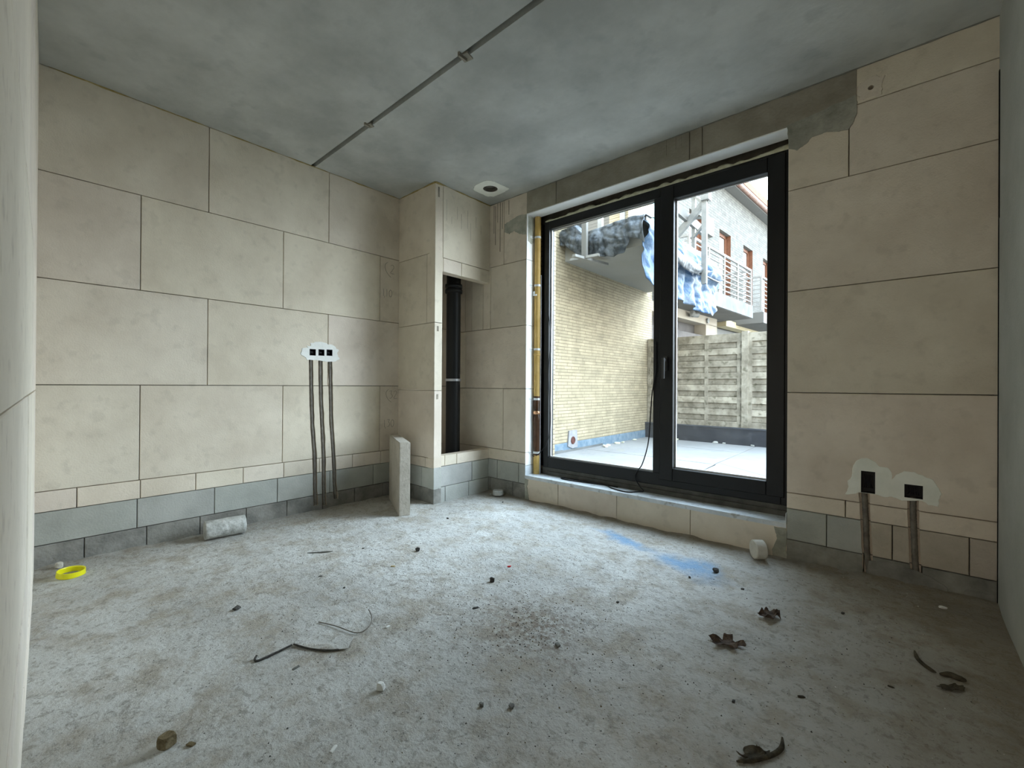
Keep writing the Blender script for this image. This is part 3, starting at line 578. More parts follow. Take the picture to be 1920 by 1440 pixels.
tag(mb.build('grey_hose', M_GALV), 'thin grey tube running beside the ochre pipe', 'tube').location = (-2.608, 3.305, WZ0)

# ---- cables
def smooth_path(pts, n=8):
    P = [Vector(p) for p in pts]; out = []
    for i in range(len(P)-1):
        a, b, c, d_ = P[max(i-1, 0)], P[i], P[i+1], P[min(i+2, len(P)-1)]
        for k in range(n):
            t_ = k/n; out.append(0.5*((2*b)+(c-a)*t_+(2*a-5*b+4*c-d_)*t_*t_+(3*b-3*c+d_-a)*t_**3))
    return out + [P[-1]]
mb = MB(); mb.tube(smooth_path([(-2.49, 3.328, 1.73), (-2.468, 3.320, 1.60), (-2.462, 3.318, 1.45), (-2.490, 3.326, 1.19), (-2.468, 3.318, 0.95), (-2.452, 3.314, 0.73), (-2.482, 3.312, 0.55), (-2.555, 3.285, 0.43), (-2.612, 3.268, 0.395), (-2.634, 3.275, 0.40)]), 0.0042, 8)
tag(mb.build('hanging_cable', M_CABLE), 'black cable drooping down the left side of the window frame', 'cable')
mb = MB()
mb.tube(smooth_path([(-1.435, 3.328, 1.42), (-1.432, 3.324, 1.25), (-1.436, 3.318, 1.17), (-1.463, 3.314, 1.0), (-1.474, 3.314, 0.84), (-1.492, 3.314, 0.62), (-1.54, 3.316, 0.45), (-1.585, 3.322, 0.385), (-1.60, 3.316, 0.33), (-1.56, 3.306, 0.27), (-1.52, 3.295, 0.2375),
                     (-1.55, 3.275, 0.2325), (-1.62, 3.205, 0.2305), (-1.76, 3.235, 0.2305), (-1.86, 3.300, 0.2305), (-1.96, 3.285, 0.2305), (-2.10, 3.262, 0.2305), (-2.24, 3.250, 0.2305), (-2.30, 3.270, 0.2305), (-2.285, 3.297, 0.2305), (-2.20, 3.303, 0.2305), (-1.95, 3.309, 0.2305), (-1.75, 3.306, 0.2305)]), 0.0045, 8)
tag(mb.build('loose_cable', M_CABLE), 'black cable hanging from the middle post and coiled on the sill', 'cable')

# ------------------------------------------------------------------ plaster patches, boxes, conduits
def blob(cu, cz, ru, rz_, n=60, rough=0.16, seed=0.0, lobes=None):
    out = []
    for k in range(n):
        a = 2*math.pi*k/n; r = 1+rough*fn(math.cos(a)*1.7+seed, math.sin(a)*1.7, seed)*2+rough*0.5*fn(math.cos(a)*5+seed, math.sin(a)*5, seed)*2
        e = 0.55; ca, sa = math.cos(a), math.sin(a)
        out.append((cu+ru*r*math.copysign(abs(ca)**e, ca), cz+rz_*r*math.copysign(abs(sa)**e, sa)))
    return out
def ring_patch(name, poly, holes, face, h, m):
    mb = MB(); o = Vector(face(0, 0, 0)); u = Vector(face(1, 0, 0))-o; v = Vector(face(0, 1, 0))-o; nn = (Vector(face(0, 0, 1))-o)
    mb.prism(poly, o-nn*0.001, u, v, nn*(h+0.001), 0, 1.0, 0.02)
    ob = mb.build(name, m)
    if holes: boolean_cut(ob, holes)
    return ob
pl = ring_patch('plaster_patch', blob(1.705, 1.342, 0.150, 0.070, seed=1.3, rough=0.2), [lambda c: [c.box((XL-0.02, u-0.026, z-0.027), (XL+0.03, u+0.026, z+0.027)) for (u, z) in BX_L]], faceL, 0.0028, M_PLASTER)
tag(pl, 'ragged white plaster patch around three black wall boxes', 'plaster patch')
# one patch per box on the window wall
poly = [(-0.235, 0.452), (-0.222, 0.49), (-0.225, 0.53), (-0.205, 0.56), (-0.203, 0.61), (-0.19, 0.65), (-0.165, 0.672), (-0.13, 0.675), (-0.10, 0.655), (-0.085, 0.635), (-0.05, 0.632), (-0.032, 0.61), (-0.030, 0.57), (-0.012, 0.60), (0.02, 0.622), (0.06, 0.622), (0.10, 0.605), (0.135, 0.59), (0.155, 0.55), (0.165, 0.52), (0.155, 0.49), (0.155, 0.455), (0.12, 0.455), (0.095, 0.475), (0.01, 0.46), (-0.03, 0.475), (-0.06, 0.465), (-0.09, 0.475), (-0.17, 0.475), (-0.20, 0.46)]
def refine(poly, amp=0.004, n=5):
    out = []
    for i in range(len(poly)):
        a, b = poly[i], poly[(i+1) % len(poly)]
        for k in range(n):
            t_ = k/n; x, y = a[0]*(1-t_)+b[0]*t_, a[1]*(1-t_)+b[1]*t_; out.append((x+amp*fn(x*60, y*60), y+amp*fn(x*60, y*60, 5)))
    return out
pr = ring_patch('plaster_patch', refine(poly), [lambda c: (c.box((-0.163, YW-0.03, 0.478), (-0.101, YW+0.05, 0.600)), c.box((0.020, YW-0.03, 0.482), (0.093, YW+0.05, 0.553)))], faceW, 0.003, M_PLASTERG)
tag(pr, 'cloud-shaped pale plaster patch around two boxes right of the window', 'plaster patch')
def wall_box(face, u, z, w, h, label, group):
    o = Vector(face(u, z, 0)); eu = Vector(face(u+1, z, 0))-o; n_ = Vector(face(u, z, 1))-o; up = Vector((0, 0, 1))
    t = empty('electrical_box', o - up*h/2); tag(t, label, 'electrical box', group)
    mb = MB(); q = lambda a, b, c: eu*a+up*(b+h/2)+n_*c
    for a0, a1, b0, b1 in ((-w/2, -w/2+.003, -h/2, h/2), (w/2-.003, w/2, -h/2, h/2), (-w/2, w/2, -h/2, -h/2+.003), (-w/2, w/2, h/2-.003, h/2)):
        mb.obox(q(a0, b0, -0.032), eu*(a1-a0), up*(b1-b0), n_*0.0345)
    mb.obox(q(-w/2, -h/2, -0.034), eu*w, up*h, n_*0.003); mb.build('housing', M_BLACK, t)
    mb = MB()
    for k in range(5): mb.tube([q(-w*.3+k*w*.15, -h*.3, -0.030), q(-w*.2+k*w*.1, -h*.05+random.uniform(-.1, .1)*h, -0.012), q(-w*.3+k*w*.13, h*.3, -0.028)], 0.0025, 6)
    mb.build('wire_ends', M_CABLE, t)
for (u, z), lb in zip(BX_L, ('black square wall box on the left wall, leftmost of three', 'black square wall box on the left wall, middle of three', 'black square wall box on the left wall, rightmost of three')):
    wall_box(faceL, u, z, 0.052, 0.054, lb, 'wall boxes in the white plaster patch')
wall_box(faceW, -0.132, 0.539, 0.062, 0.122, 'tall black wall box right of the window, higher of the two', 'wall boxes right of the window')
wall_box(faceW, 0.0565, 0.5175, 0.073, 0.071, 'squat black wall box nearest the right-hand wall', 'wall boxes right of the window')
def conduit(path, face, label, group, r=0.010, m=M_CONDUIT):
    mb = MB(); pts = [Vector(face(u, z, -0.013+0.002*fn(u, z, 0, 12))) for u, z in path]; P = smooth_path(pts, 10)
    rs = [r*(1+0.09*(i % 2)) for i in range(len(P))]; mb.tube(P, rs, 12)
    tag(mb.build('cable_conduit', m), label, 'conduit', group)
for p, lb in zip(CH_L, ('grey conduit in the leftmost chase of the left wall', 'grey conduit in the middle chase of the left wall', 'grey conduit in the right chase of the left wall')):
    conduit([(u, z if i else z+0.01) for i, (u, z) in enumerate(p)], faceL, lb, 'conduits in the left wall')
conduit(CH_R[0], faceW, 'conduit below the tall black box right of the window', 'conduits right of the window', 0.013)
conduit(CH_R[1], faceW, 'conduit below the squat black box near the right wall', 'conduits right of the window', 0.013)
# cement smears on the window wall
def cement(poly, label, face=faceW, h=0.004, m=M_PATCH, amp=0.006, t=1.0):
    o = Vector(face(0, 0, 0)); u = Vector(face(1, 0, 0))-o; v = Vector(face(0, 1, 0))-o; nn = (Vector(face(0, 0, 1))-o)
    mb = MB(); mb.prism(refine(poly, amp, 6), o-nn*0.001, u, v, nn*(h+0.001), 0, t, 0.01); tag(mb.build('cement_patch', m), label, 'cement patch')
cement([(-0.535, 2.70), (-0.19, 2.745), (-0.185, 2.66), (-0.20, 2.60), (-0.225, 2.56), (-0.27, 2.565), (-0.33, 2.585), (-0.40, 2.58), (-0.44, 2.545), (-0.48, 2.53), (-0.52, 2.55)], 'grey-green cement smear at the top right corner of the window')
cement([(-2.66, 2.50), (-2.642, 2.50), (-2.642, 2.69), (-2.72, 2.70), (-2.83, 2.68), (-2.92, 2.66), (-2.925, 2.58), (-2.86, 2.55), (-2.80, 2.565), (-2.73, 2.52)], 'grey cement smear at the top left corner of the window', t=1.35)
cement([(-2.64, 0.0), (-2.64, 0.19), (-2.60, 0.19), (-2.615, 0.12), (-2.60, 0.05), (-2.59, 0.0)], 'thin cement strip at the left foot of the sill wall', t=1.3)
cement([(-0.60, 0.0), (-0.60, 0.05), (-0.575, 0.12), (-0.59, 0.19), (-0.527, 0.19), (-0.522, 0.0)], 'wavy cement strip at the right foot of the sill wall', t=1.3)
cement([(-0.14, 0.0), (-0.13, 0.10), (-0.05, 0.115), (0.06, 0.10), (0.12, 0.085), (0.18, 0.05), (0.20, 0.01), (0.15, 0.0)], 'dark cement smear at the floor below the two boxes', m=MB_DARK)
cement([(0.25, 0.0), (0.25, 0.055), (0.35, 0.06), (0.35, 0.0)], 'small dark cement smear in the right corner', m=MB_DARK)
cement([(3.19, 2.44), (3.19, 2.675), (3.30, 2.675), (3.30, 2.56), (3.27, 2.44), (3.24, 2.42)], 'grey cement lump inside the top of the left reveal', face=lambda u, z, n: (WX0+0.0025+n, u, z), t=1.5)
# round plaster rings
mb = MB(); 
mb.prism([(a*1.0, b) for a, b in blob(HC[0], HC[1], 0.140, 0.140, 60, 0.07, 3.0)], (0, 0, ZC+0.001), (1, 0, 0), (0, 1, 0), (0, 0, -0.004)); o = mb.build('plaster_ring', M_PLASTERG)
boolean_cut(o, [lambda c: c.lathe([(0.0001, -0.05), (0.068, -0.05), (0.068, 0.09), (0.0001, 0.09)], (HC[0], HC[1], ZC), seg=28)]); tag(o, 'pale plaster ring around the round hole in the ceiling corner', 'plaster ring')
mb = MB(); mb.lathe([(0.0695, -0.002), (0.0710, -0.002), (0.0710, 0.042), (0.0001, 0.042), (0.0001, 0.040), (0.0695, 0.040)], (HC[0], HC[1], ZC), seg=28); tag(mb.build('ceiling_box', M_CONDUIT), 'dark round lamp box set into the concrete ceiling', 'ceiling box')
mb = MB(); mb.prism(blob(-0.127, 2.757, 0.056, 0.056, 40, 0.16, 6.0), (0, YW+0.001, 0), (1, 0, 0), (0, 0, 1), (0, -0.005, 0), 0, 1.0, 0.05); o = mb.build('plaster_ring', MB_LIGHT)
boolean_cut(o, [lambda c: c.lathe([(0.0001, -0.03), (0.013, -0.03), (0.013, 0.05), (0.0001, 0.05)], (-0.127, YW, 2.757), (0, 1, 0), seg=16)]); tag(o, 'round plaster plug high on the window wall near the right corner', 'plaster ring')
# ceiling joint clips
for x, s, lb in ((-1.80, 1.0, 'small metal clip bridging the ceiling joint, nearer the camera'), (-2.79, 0.7, 'small clip in the ceiling joint near the left wall')):
    mb = MB(); mb.obox((x-0.030*s, 1.602, ZC-0.008), (0.055*s, 0.012, 0), (-0.012, 0.055*s, 0), (0, 0, 0.010)); mb.obox((x-0.02*s, 1.585, ZC-0.024*s), (0.012, 0, 0), (0.0, 0.06*s, 0), (0, 0, 0.026*s)); tag(mb.build('ceiling_clip', M_LINTEL), lb, 'clip')
# yellow mounting foam beads where walls meet the ceiling
def foam_line(a, b, off, label, r=0.006, m=M_FOAMD):
    a = Vector(a); b = Vector(b); n = max(12, int((b-a).length/0.02)); P = []; R = []
    for i in range(n+1):
        q = a.lerp(b, i/n); P.append(q+Vector(off)*fn(q.x, q.y, 0, 13)*0.003); R.append(max(0.0012, r*(0.55+1.3*fn(q.x, q.y, 3, 7))))
    mb = MB(); mb.tube(P, R, 7); tag(mb.build('foam_bead', m), label, 'foam')
foam_line((XL+0.002, 0.1, ZC-0.002), (XL+0.002, 2.47, ZC-0.002), (0, 0, 1), 'thin brown foam bead along the top of the left wall', 0.005)
foam_line((XL, SY-0.002, ZC-0.003), (SX, SY-0.002, ZC-0.003), (0, 0, 1), 'foam bead along the top of the shaft front', 0.008)
foam_line((SX+0.002, SY, ZC-0.003), (SX+0.002, YW, ZC-0.003), (0, 0, 1), 'foam bead along the top of the shaft side', 0.008)
foam_line((SX, YW-0.001, ZC-0.001), (XR, YW-0.001, ZC-0.001), (0, 0, 1), 'dark foam bead along the top of the window wall', 0.007, M_DARKCONC)
# pencil notes
def pencil(strokes, u0, z0, s, label):
    mb = MB()
    for st in strokes:
        P = smooth_path([Vector(faceL(u0+a*s, z0+b*s, 0.0016)) for a, b in st], 4); mb.tube(P, 0.0013, 5, caps=False)
    tag(mb.build('pencil_note', M_PENCIL), label, 'pencil mark')
THREE = lambda x: [(x, 1.0), (x+.35, 1.05), (x+.2, .7), (x+.42, .45), (x+.25, .12), (x, .1)]
TWO = lambda x: [(x, .9), (x+.25, 1.05), (x+.42, .8), (x+.2, .4), (x, .08), (x+.5, .05)]
PAREN = [(-0.15, 1.25), (-0.5, .9), (-.45, .35), (-.1, -.15), (.25, -.4)]
ONE = lambda x: [(x, 1.0), (x+.04, .5), (x, 0)]
ZERO = lambda x: [(x+.2, 1.), (x, .7), (x+.02, .2), (x+.22, 0), (x+.42, .3), (x+.4, .8), (x+.2, 1.)]
pencil([PAREN, THREE(0.0), TWO(.62)], 2.375, 0.93, 0.075, 'pencilled number 32 with an open bracket, above the standing block')
pencil([ONE(0), [(.2, .05), (.12, -.2)], THREE(.45), ZERO(1.05)], 2.32, 0.66, 0.07, 'pencilled 1,30 on the left wall above the standing block')
pencil([PAREN, TWO(.2)], 2.36, 2.14, 0.085, 'pencilled 2 with an open bracket, high in the left wall corner')
pencil([ONE(0), [(.2, .05), (.12, -.2)], ONE(.5), ZERO(.9)], 2.30, 1.915, 0.07, 'pencilled 1,10 below the topmost pencil note')

# ------------------------------------------------------------------ things on the floor
def rock(name, x, y, s, m, label, cat, sq=(1, 1, 1), group=None, seed=None, sub=2, ang=None, rough=0.35, z=None, cl=0.75):
    bm = bmesh.new(); bmesh.ops.create_icosphere(bm, subdivisions=sub, radius=1.0); sd = random.random()*99 if seed is None else seed
    for v in bm.verts:
        k = 1+rough*noise.noise(v.co*1.2+Vector((sd, 0, 0)))*2; v.co = v.co*k
        for i in range(3): v.co[i] = max(-cl, min(cl, v.co[i]))*sq[i]*s
    zmin = min(v.co.z for v in bm.verts); bmesh.ops.translate(bm, verts=bm.verts, vec=(0, 0, -zmin))
    me = bpy.data.meshes.new(name); bm.to_mesh(me); bm.free(); me.materials.append(m)
    o = bpy.data.objects.new(name, me); COL.objects.link(o); o.location = (x, y, floor_z(x, y)-0.0006 if z is None else z); o.rotation_euler = (0, 0, random.random()*6 if ang is None else ang)
    if label: tag(o, label, cat, group)
    return o
# standing block
mb = MB(); a = Vector((-3.000, 2.133, -0.003)); e1 = Vector((-0.052, -0.072, 0)); e1 = e1.normalized()*0.088; e2 = Vector((-0.572, 0.272, 0)).normalized()*0.615
e1 = (e1 - e2.normalized()*e1.dot(e2.normalized())).normalized()*0.088
bmx = bmesh.new()
pts = [a, a+e1, a+e1+e2, a+e2]; vb = [bmx.verts.new(p) for p in pts]; vt = [bmx.verts.new(p+Vector((0, 0, 0.600))) for p in pts]
for f in ((vb[0], vb[1], vb[2], vb[3]), (vt[3], vt[2], vt[1], vt[0])): bmx.faces.new(f)
for i in range(4): bmx.faces.new((vb[i], vt[i], vt[(i+1) % 4], vb[(i+1) % 4]))
bmesh.ops.recalc_face_normals(bmx, faces=bmx.faces); bmesh.ops.bevel(bmx, geom=list(bmx.edges), offset=0.004, segments=2, affect='EDGES')
me = bpy.data.meshes.new('building_block'); bmx.to_mesh(me); bmx.free(); me.materials.append(mat('loose_block_face', (0.44, 0.40, 0.335), (0.54, 0.50, 0.43), 6, 0.95, 0.5, 45, tint=False, speck=(0.34, 0.30, 0.24), speck_scale=28, speck_amt=0.6))
o = bpy.data.objects.new('building_block', me); COL.objects.link(o); tag(o, 'loose pale block standing on edge on the floor before the shaft', 'block')
# core
R_ = 0.062
A0 = Vector((-3.545, 0.845, R_+0.002)); A1 = Vector((-3.520, 1.085, R_+0.002)); dcore = (A1-A0)
mb = MB(); L_ = dcore.length; seg = 44; prof = [(0.0001, 0), (R_-0.004, 0), (R_, 0.004)]+[(R_, L_*k/9) for k in range(1, 9)]+[(R_, L_-0.004), (R_-0.005, L_), (0.0001, L_)]
mb.lathe(prof, A0, dcore, seg, smooth=True); o = mb.build('concrete_core', M_CORE)
for v in o.data.vertices: v.co += (v.co-(A0+A1)/2).normalized()*0.0015*fn(v.co.x, v.co.y, v.co.z, 60)
tag(o, 'grey mottled concrete drill core lying by the left wall', 'drill core')
# yellow ring
mb = MB(); c = Vector((-3.428, 0.197, 0)); mb.lathe([(0.055, 0.0), (0.0585, 0.0), (0.060, 0.004), (0.0585, 0.030), (0.055, 0.030), (0.053, 0.026)], (0, 0, 0), seg=48, closed=True, smooth=False)
o = mb.build('yellow_ring', M_YELLOW); o.location = (c.x, c.y, floor_z(c.x, c.y)+0.002); o.rotation_euler = (math.radians(-3), math.radians(3), 0); tag(o, 'bright yellow plastic ring on the floor near the left corner', 'ring')
rock('mortar_lump', -3.62, 0.16, 0.022, M_COREL, 'grey mortar lump between the yellow ring and the wall corner', 'mortar lump')
# small disc in the corner
mb = MB(); mb.lathe([(0.0001, 0), (0.050, 0), (0.053, 0.004), (0.053, 0.040), (0.050, 0.045), (0.036, 0.046), (0.030, 0.040), (0.0001, 0.040)], (0, 0, 0), seg=36)
o = mb.build('core_stub', M_CORE); o.location = (-2.905, 3.085, 0.010); tag(o, 'small round stub lying flat in the corner beside the shaft', 'core stub')
rock('stone_chip', -2.985, 3.06, 0.012, M_CORE, 'tiny pale chip beside the round stub in the corner', 'chip')
# disc by the window
c = Vector((-0.655, 3.055, 0.058)); mb = MB(); dd = Vector((0.80, 0.60, 0.0)).normalized(); mb.lathe([(0.0001, -0.03), (0.054, -0.03), (0.058, -0.026), (0.058, 0.028), (0.055, 0.032), (0.0001, 0.032)], (0, 0, 0), dd, 40)
o = mb.build('core_disc', M_COREL); o.location = (c.x, c.y, 0.060); tag(o, 'thick pale disc standing on edge below the right of the window', 'core disc')
rock('brown_stone', -1.615, 0.296, 0.027, M_STONE, 'square-sided mossy brown stone at the bottom left', 'stone', sub=3, ang=0.5, rough=0.12, cl=0.62)
rock('grey_chip', -1.57, 0.345, 0.010, M_STONE, 'small brown crumb beside the mossy brown stone', 'chip', sq=(1.6, 1, .5))
# named chips: (x, y, size, material, squash, label)
chips = [(-2.345, 0.690, .017, M_DKSTONE, (1.3, .8, .6), 'black wedge chip on the open floor at left'), (-2.319, 1.709, .017, M_DKSTONE, (1, 1, .9), 'dark pyramid-shaped chip near the middle of the floor'),
 (-1.66, 1.72, .016, M_DKSTONE, (1, .7, 1.1), 'dark upright chip in front of the red scrap'), (-0.791, 2.673, .018, M_DKSTONE, (1, 1, .9), 'dark stone on the right end of the blue stain'),
 (-0.877, 2.499, .008, M_DKSTONE, (1, 1, .8), 'small dark pebble just below the blue stain'), (-1.04, 1.97, .008, M_DKSTONE, (1, 1, .7), 'small dark pebble left of the leaf pieces'),
 (-0.20, 2.60, .009, M_DKSTONE, (1.2, .8, .6), 'flat dark crumb right of the round disc'), (-0.62, 2.55, .009, M_DKSTONE, (1.2, .8, .6), 'flat dark crumb below the stone on the blue stain'),
 (-1.359, 0.850, .017, M_WHITECHIP, (1, .8, 1), 'white crumpled crumb at the bottom centre'), (0.159, 2.97, .013, M_WHITECHIP, (1.6, 1, .5), 'white chip near the right corner'),
 (-2.221, 1.463, .012, M_TAN, (1.4, .6, .35), 'small yellow wood scrap left of the centre'), (-1.718, 1.924, .011, M_REDCHIP, (1.4, .8, .4), 'bright red scrap near the middle of the floor'),
 (-1.69, 1.09, .009, M_WHITECHIP, (1.6, .8, .4), 'white flake above the bent strip'), (-1.86, 2.35, .007, M_WHITECHIP, (1.2, .8, .5), 'tiny white flake behind the red scrap'),
 (-0.96, 1.09, .011, M_GREYCHIP, (1, 1, .8), 'round grey pebble, right one of the bottom pair'), (-1.04, 1.03, .010, M_GREYCHIP, (1, 1, .8), 'round grey pebble, left one of the bottom pair'),
 (-1.05, 1.48, .012, M_GREYCHIP, (1.3, 1, .5), 'flat grey chip right of the brown dirt patch'), (-1.52, 1.46, .013, M_DKSTONE, (1.6, .5, .4), 'long dark flake at the dirt patch'),
 (-2.41, 1.12, .009, M_GREYCHIP, (1.3, .8, .5), 'grey flake above the bent strip'), (-2.18, 1.14, .008, M_DKSTONE, (1, .8, .5), 'dark flake behind the bent strip'),
 (-1.70, 0.70, .010, M_GREYCHIP, (1.8, .6, .4), 'thin grey flake right of the bent strip'), (-1.24, 0.62, .010, M_WHITECHIP, (1.8, .7, .3), 'pale flat flake at the bottom edge'),
 (-2.62, 1.50, .009, M_DKSTONE, (1.2, .8, .5), 'dark flake near the thin stick'), (-2.70, 2.28, .010, M_DKSTONE, (1.2, .8, .7), 'dark chip in front of the standing block'),
 (-2.72, 2.95, .011, M_DKSTONE, (1.6, .7, .3), 'flat dark flake right of the round stub'), (-0.25, 1.80, .010, M_BARK, (1.6, .6, .4), 'dark flake right of the ragged leaf'),
 (-0.02, 2.08, .008, M_BARK, (1.6, .6, .4), 'small bark flake left of the curled twig'), (-0.42, 1.62, .008, M_DKSTONE, (1.2, .8, .5), 'tiny dark chip right of the twig at the bottom')]
for x, y, s, m, sq, lb in chips: rock('floor_chip', x, y, s, m, lb, 'chip', sq, 'chips scattered on the floor')
# thin sticks
def stick(name, pts, r, m, label, cat='stick', flat=1.0):
    mb = MB(); P = smooth_path([Vector((x, y, floor_z(x, y)+z)) for x, y, z in pts], 6); n = len(P)
    R = [max(0.0008, r*min(1, 0.35+3*min(i, n-1-i)/n)) for i in range(n)]; mb.tube(P, R, 8); return tag(mb.build(name, m), label, cat)
stick('wood_splinter', [(-2.800, 1.215, .004), (-2.755, 1.275, .005), (-2.71, 1.338, .005)], 0.004, M_GREYCHIP, 'thin straight grey splinter on the left part of the floor')
stick('curled_twig', [(0.047, 2.385, .02), (0.055, 2.35, .007), (0.078, 2.31, .006), (0.105, 2.288, .007)], 0.007, M_BARK, 'curled dark bark twig near the right wall', 'twig')
stick('bark_strip', [(0.115, 2.292, .006), (0.145, 2.305, .008), (0.165, 2.298, .007), (0.185, 2.300, .005)], 0.010, M_BARK, 'knobbly bark strip touching the curled twig', 'twig')
stick('bottom_twig', [(-0.262, 1.535, .014), (-0.258, 1.50, .008), (-0.275, 1.455, .006), (-0.31, 1.40, .007), (-0.345, 1.365, .006)], 0.007, M_BARK, 'curved dark twig at the bottom edge of the picture', 'twig')
# leaves
def leaf(x, y, w, h, ang, label, m=M_LEAF, lobes=5, amp=0.45, curl=0.012, name='dry_leaf', seed=0):
    n = 60; bm = bmesh.new(); ring = []; rings = []
    for q in range(6):
        k = (q+1)/6; ring = []
        for i in range(n):
            a = 2*math.pi*i/n; r = (1+amp*math.sin(lobes*a+seed)*0.5+0.25*fn(math.cos(a)*3+seed, math.sin(a)*3))*k
            px, py = w*r*math.cos(a), h*r*math.sin(a); ring.append(bm.verts.new((px, py, 0.004+curl*k*k*(0.5+fn(px*40+seed, py*40, 1)*1.6))))
        rings.append(ring)
    c = bm.verts.new((0, 0, 0.004))
    for i in range(n): bm.faces.new((c, rings[0][i], rings[0][(i+1) % n]))
    for q in range(5):
        for i in range(n): bm.faces.new((rings[q][i], rings[q+1][i], rings[q+1][(i+1) % n], rings[q][(i+1) % n]))
    zm = min(v.co.z for v in bm.verts)
    for v in bm.verts: v.co.z -= zm
    me = bpy.data.meshes.new(name); bm.to_mesh(me); bm.free(); me.materials.append(m); o = bpy.data.objects.new(name, me); COL.objects.link(o)
    o.location = (x, y, floor_z(x, y)+0.0015); o.rotation_euler = (0, 0, ang); md = o.modifiers.new('thick', 'SOLIDIFY'); md.thickness = 0.0012; tag(o, label, 'leaf'); return o
leaf(-0.535, 1.958, 0.055, 0.036, 0.4, 'ragged dark curled leaf, larger and lower of the two', amp=0.8, seed=1.0, curl=0.018)
leaf(-0.449, 2.319, 0.050, 0.034, 1.1, 'folded dark leaf, upper right of the two leaves', lobes=4, amp=0.35, seed=4.0, curl=0.02)
leaf(0.140, 2.212, 0.040, 0.017, 0.75, 'pointed dark leaf just below the curled twig', m=M_BARK, lobes=2, amp=0.25, seed=2.4, curl=0.008)
leaf(-0.315, 1.425, 0.045, 0.022, 0.9, 'mottled dark leaf scrap beside the curved twig at the bottom edge', m=M_BARK, lobes=4, amp=0.5, seed=7.7, curl=0.012)
# bent film strip
t = empty('bent_strip', (-1.74, 0.86, floor_z(-1.74, .86))); tag(t, 'bent dusty strip of torn film lying on the floor at left', 'scrap')
def ww_(pts): return [Vector((x+1.74, y-0.86, z)) for x, y, z in pts]
mb = MB(); outer = [(-1.848, 0.752, .010), (-1.80, 0.775, .008), (-1.744, 0.808, .007), (-1.684, 0.860, .007), (-1.66, 0.885, .010)]; inner = [(-1.893, 0.795, .004), (-1.86, 0.85, .003), (-1.80, 0.895, .003), (-1.755, 0.925, .003), (-1.725, 0.945, .004)]
o_, i_ = smooth_path(ww_(outer)), smooth_path(ww_(inner)); n = len(o_); vs = []
for k in range(n):
    for q in range(5): vs.append(o_[k].lerp(i_[k], q/4)+Vector((0, 0, 0.0012*math.sin(q*1.3))))
mb.add(vs, [(k*5+q, (k+1)*5+q, (k+1)*5+q+1, k*5+q+1) for k in range(n-1) for q in range(4)], 0, 1, True); o = mb.build('film_sheet', M_FLOOR, t); [setattr(p_, 'use_smooth', False) for p_ in o.data.polygons]; md = o.modifiers.new('th', 'SOLIDIFY'); md.thickness = 0.0025
mb = MB(); mb.tube(smooth_path(ww_([(-1.872, 0.622, .012), (-1.862, 0.612, .006), (-1.846, 0.618, .005), (-1.848, 0.68, .005), (-1.850, 0.745, .008)])), 0.0042, 8); mb.build('bent_tail', M_DKSTONE, t)
mb = MB(); mb.tube(smooth_path(ww_([(-1.85, 0.752, .008), (-1.78, 0.785, .004), (-1.72, 0.825, .003), (-1.684, 0.860, .005)])), 0.0035, 8); mb.build('edge_shadow', M_DKSTONE, t)  # dark tube imitates the shadow under the lifted front edge
mb = MB(); mb.tube(smooth_path(ww_([(-1.95, 0.90, .003), (-1.86, 0.935, .004), (-1.74, 0.970, .005), (-1.745, 1.03, .006), (-1.80, 1.075, .010), (-1.86, 1.095, .016)])), 0.0022, 8); mb.build('wire_edge', M_CONDUIT, t)
# grit: uncountable crumbs
mb = MB()
def crumb(x, y, s, mi):
    z = floor_z(x, y); vs = []; 
    for sx_, sy_, sz in ((1, 0, .3), (0, 1, .25), (-1, 0, .3), (0, -1, .25)): vs.append((x+sx_*s*random.uniform(.5, 1), y+sy_*s*random.uniform(.5, 1), z-0.0005))
    vs.append((x+random.uniform(-.3, .3)*s, y+random.uniform(-.3, .3)*s, z+s*random.uniform(.35, .9)))
    mb.add(vs, [(0, 1, 4), (1, 2, 4), (2, 3, 4), (3, 0, 4), (3, 2, 1, 0)], mi)
def field(n, cx, cyy, rx, ry, s0, s1, w):
    for _ in range(n):
        x = random.gauss(cx, rx); y = random.gauss(cyy, ry)
        if -3.6 < x < 0.3 and 0.15 < y < 3.1 and not (x < SX+0.03 and y > SY-0.03): crumb(x, y, random.uniform(s0, s1)**1, random.choices((0, 1, 2, 3), w)[0])
field(1500, -1.75, 1.75, 0.75, 0.55, .0015, .005, (4, 5, 2, 2)); field(700, -1.25, 1.55, 0.22, 0.18, .0015, .006, (5, 3, 1, 5))
field(900, -1.6, 1.1, 0.6, 0.4, .001, .004, (4, 5, 2, 2)); field(500, -0.7, 1.9, 0.6, 0.6, .0015, .005, (6, 3, 1, 2)); field(500, -2.4, 1.5, 0.3, 0.35, .0015, .005, (5, 5, 2, 2))
for _ in range(1500): 
    x, y = random.uniform(-3.6, .3), random.uniform(.15, 3.1)
    if not (x < SX+0.03 and y > SY-0.03): crumb(x, y, random.uniform(.0012, .004), random.choice((0, 1, 1, 2, 3)))
tag(mb.build('floor_grit', [M_DKSTONE, M_GREYCHIP, M_WHITECHIP, M_STONE]), 'fine dark grit and crumbs strewn over the screed', 'grit', kind='stuff')
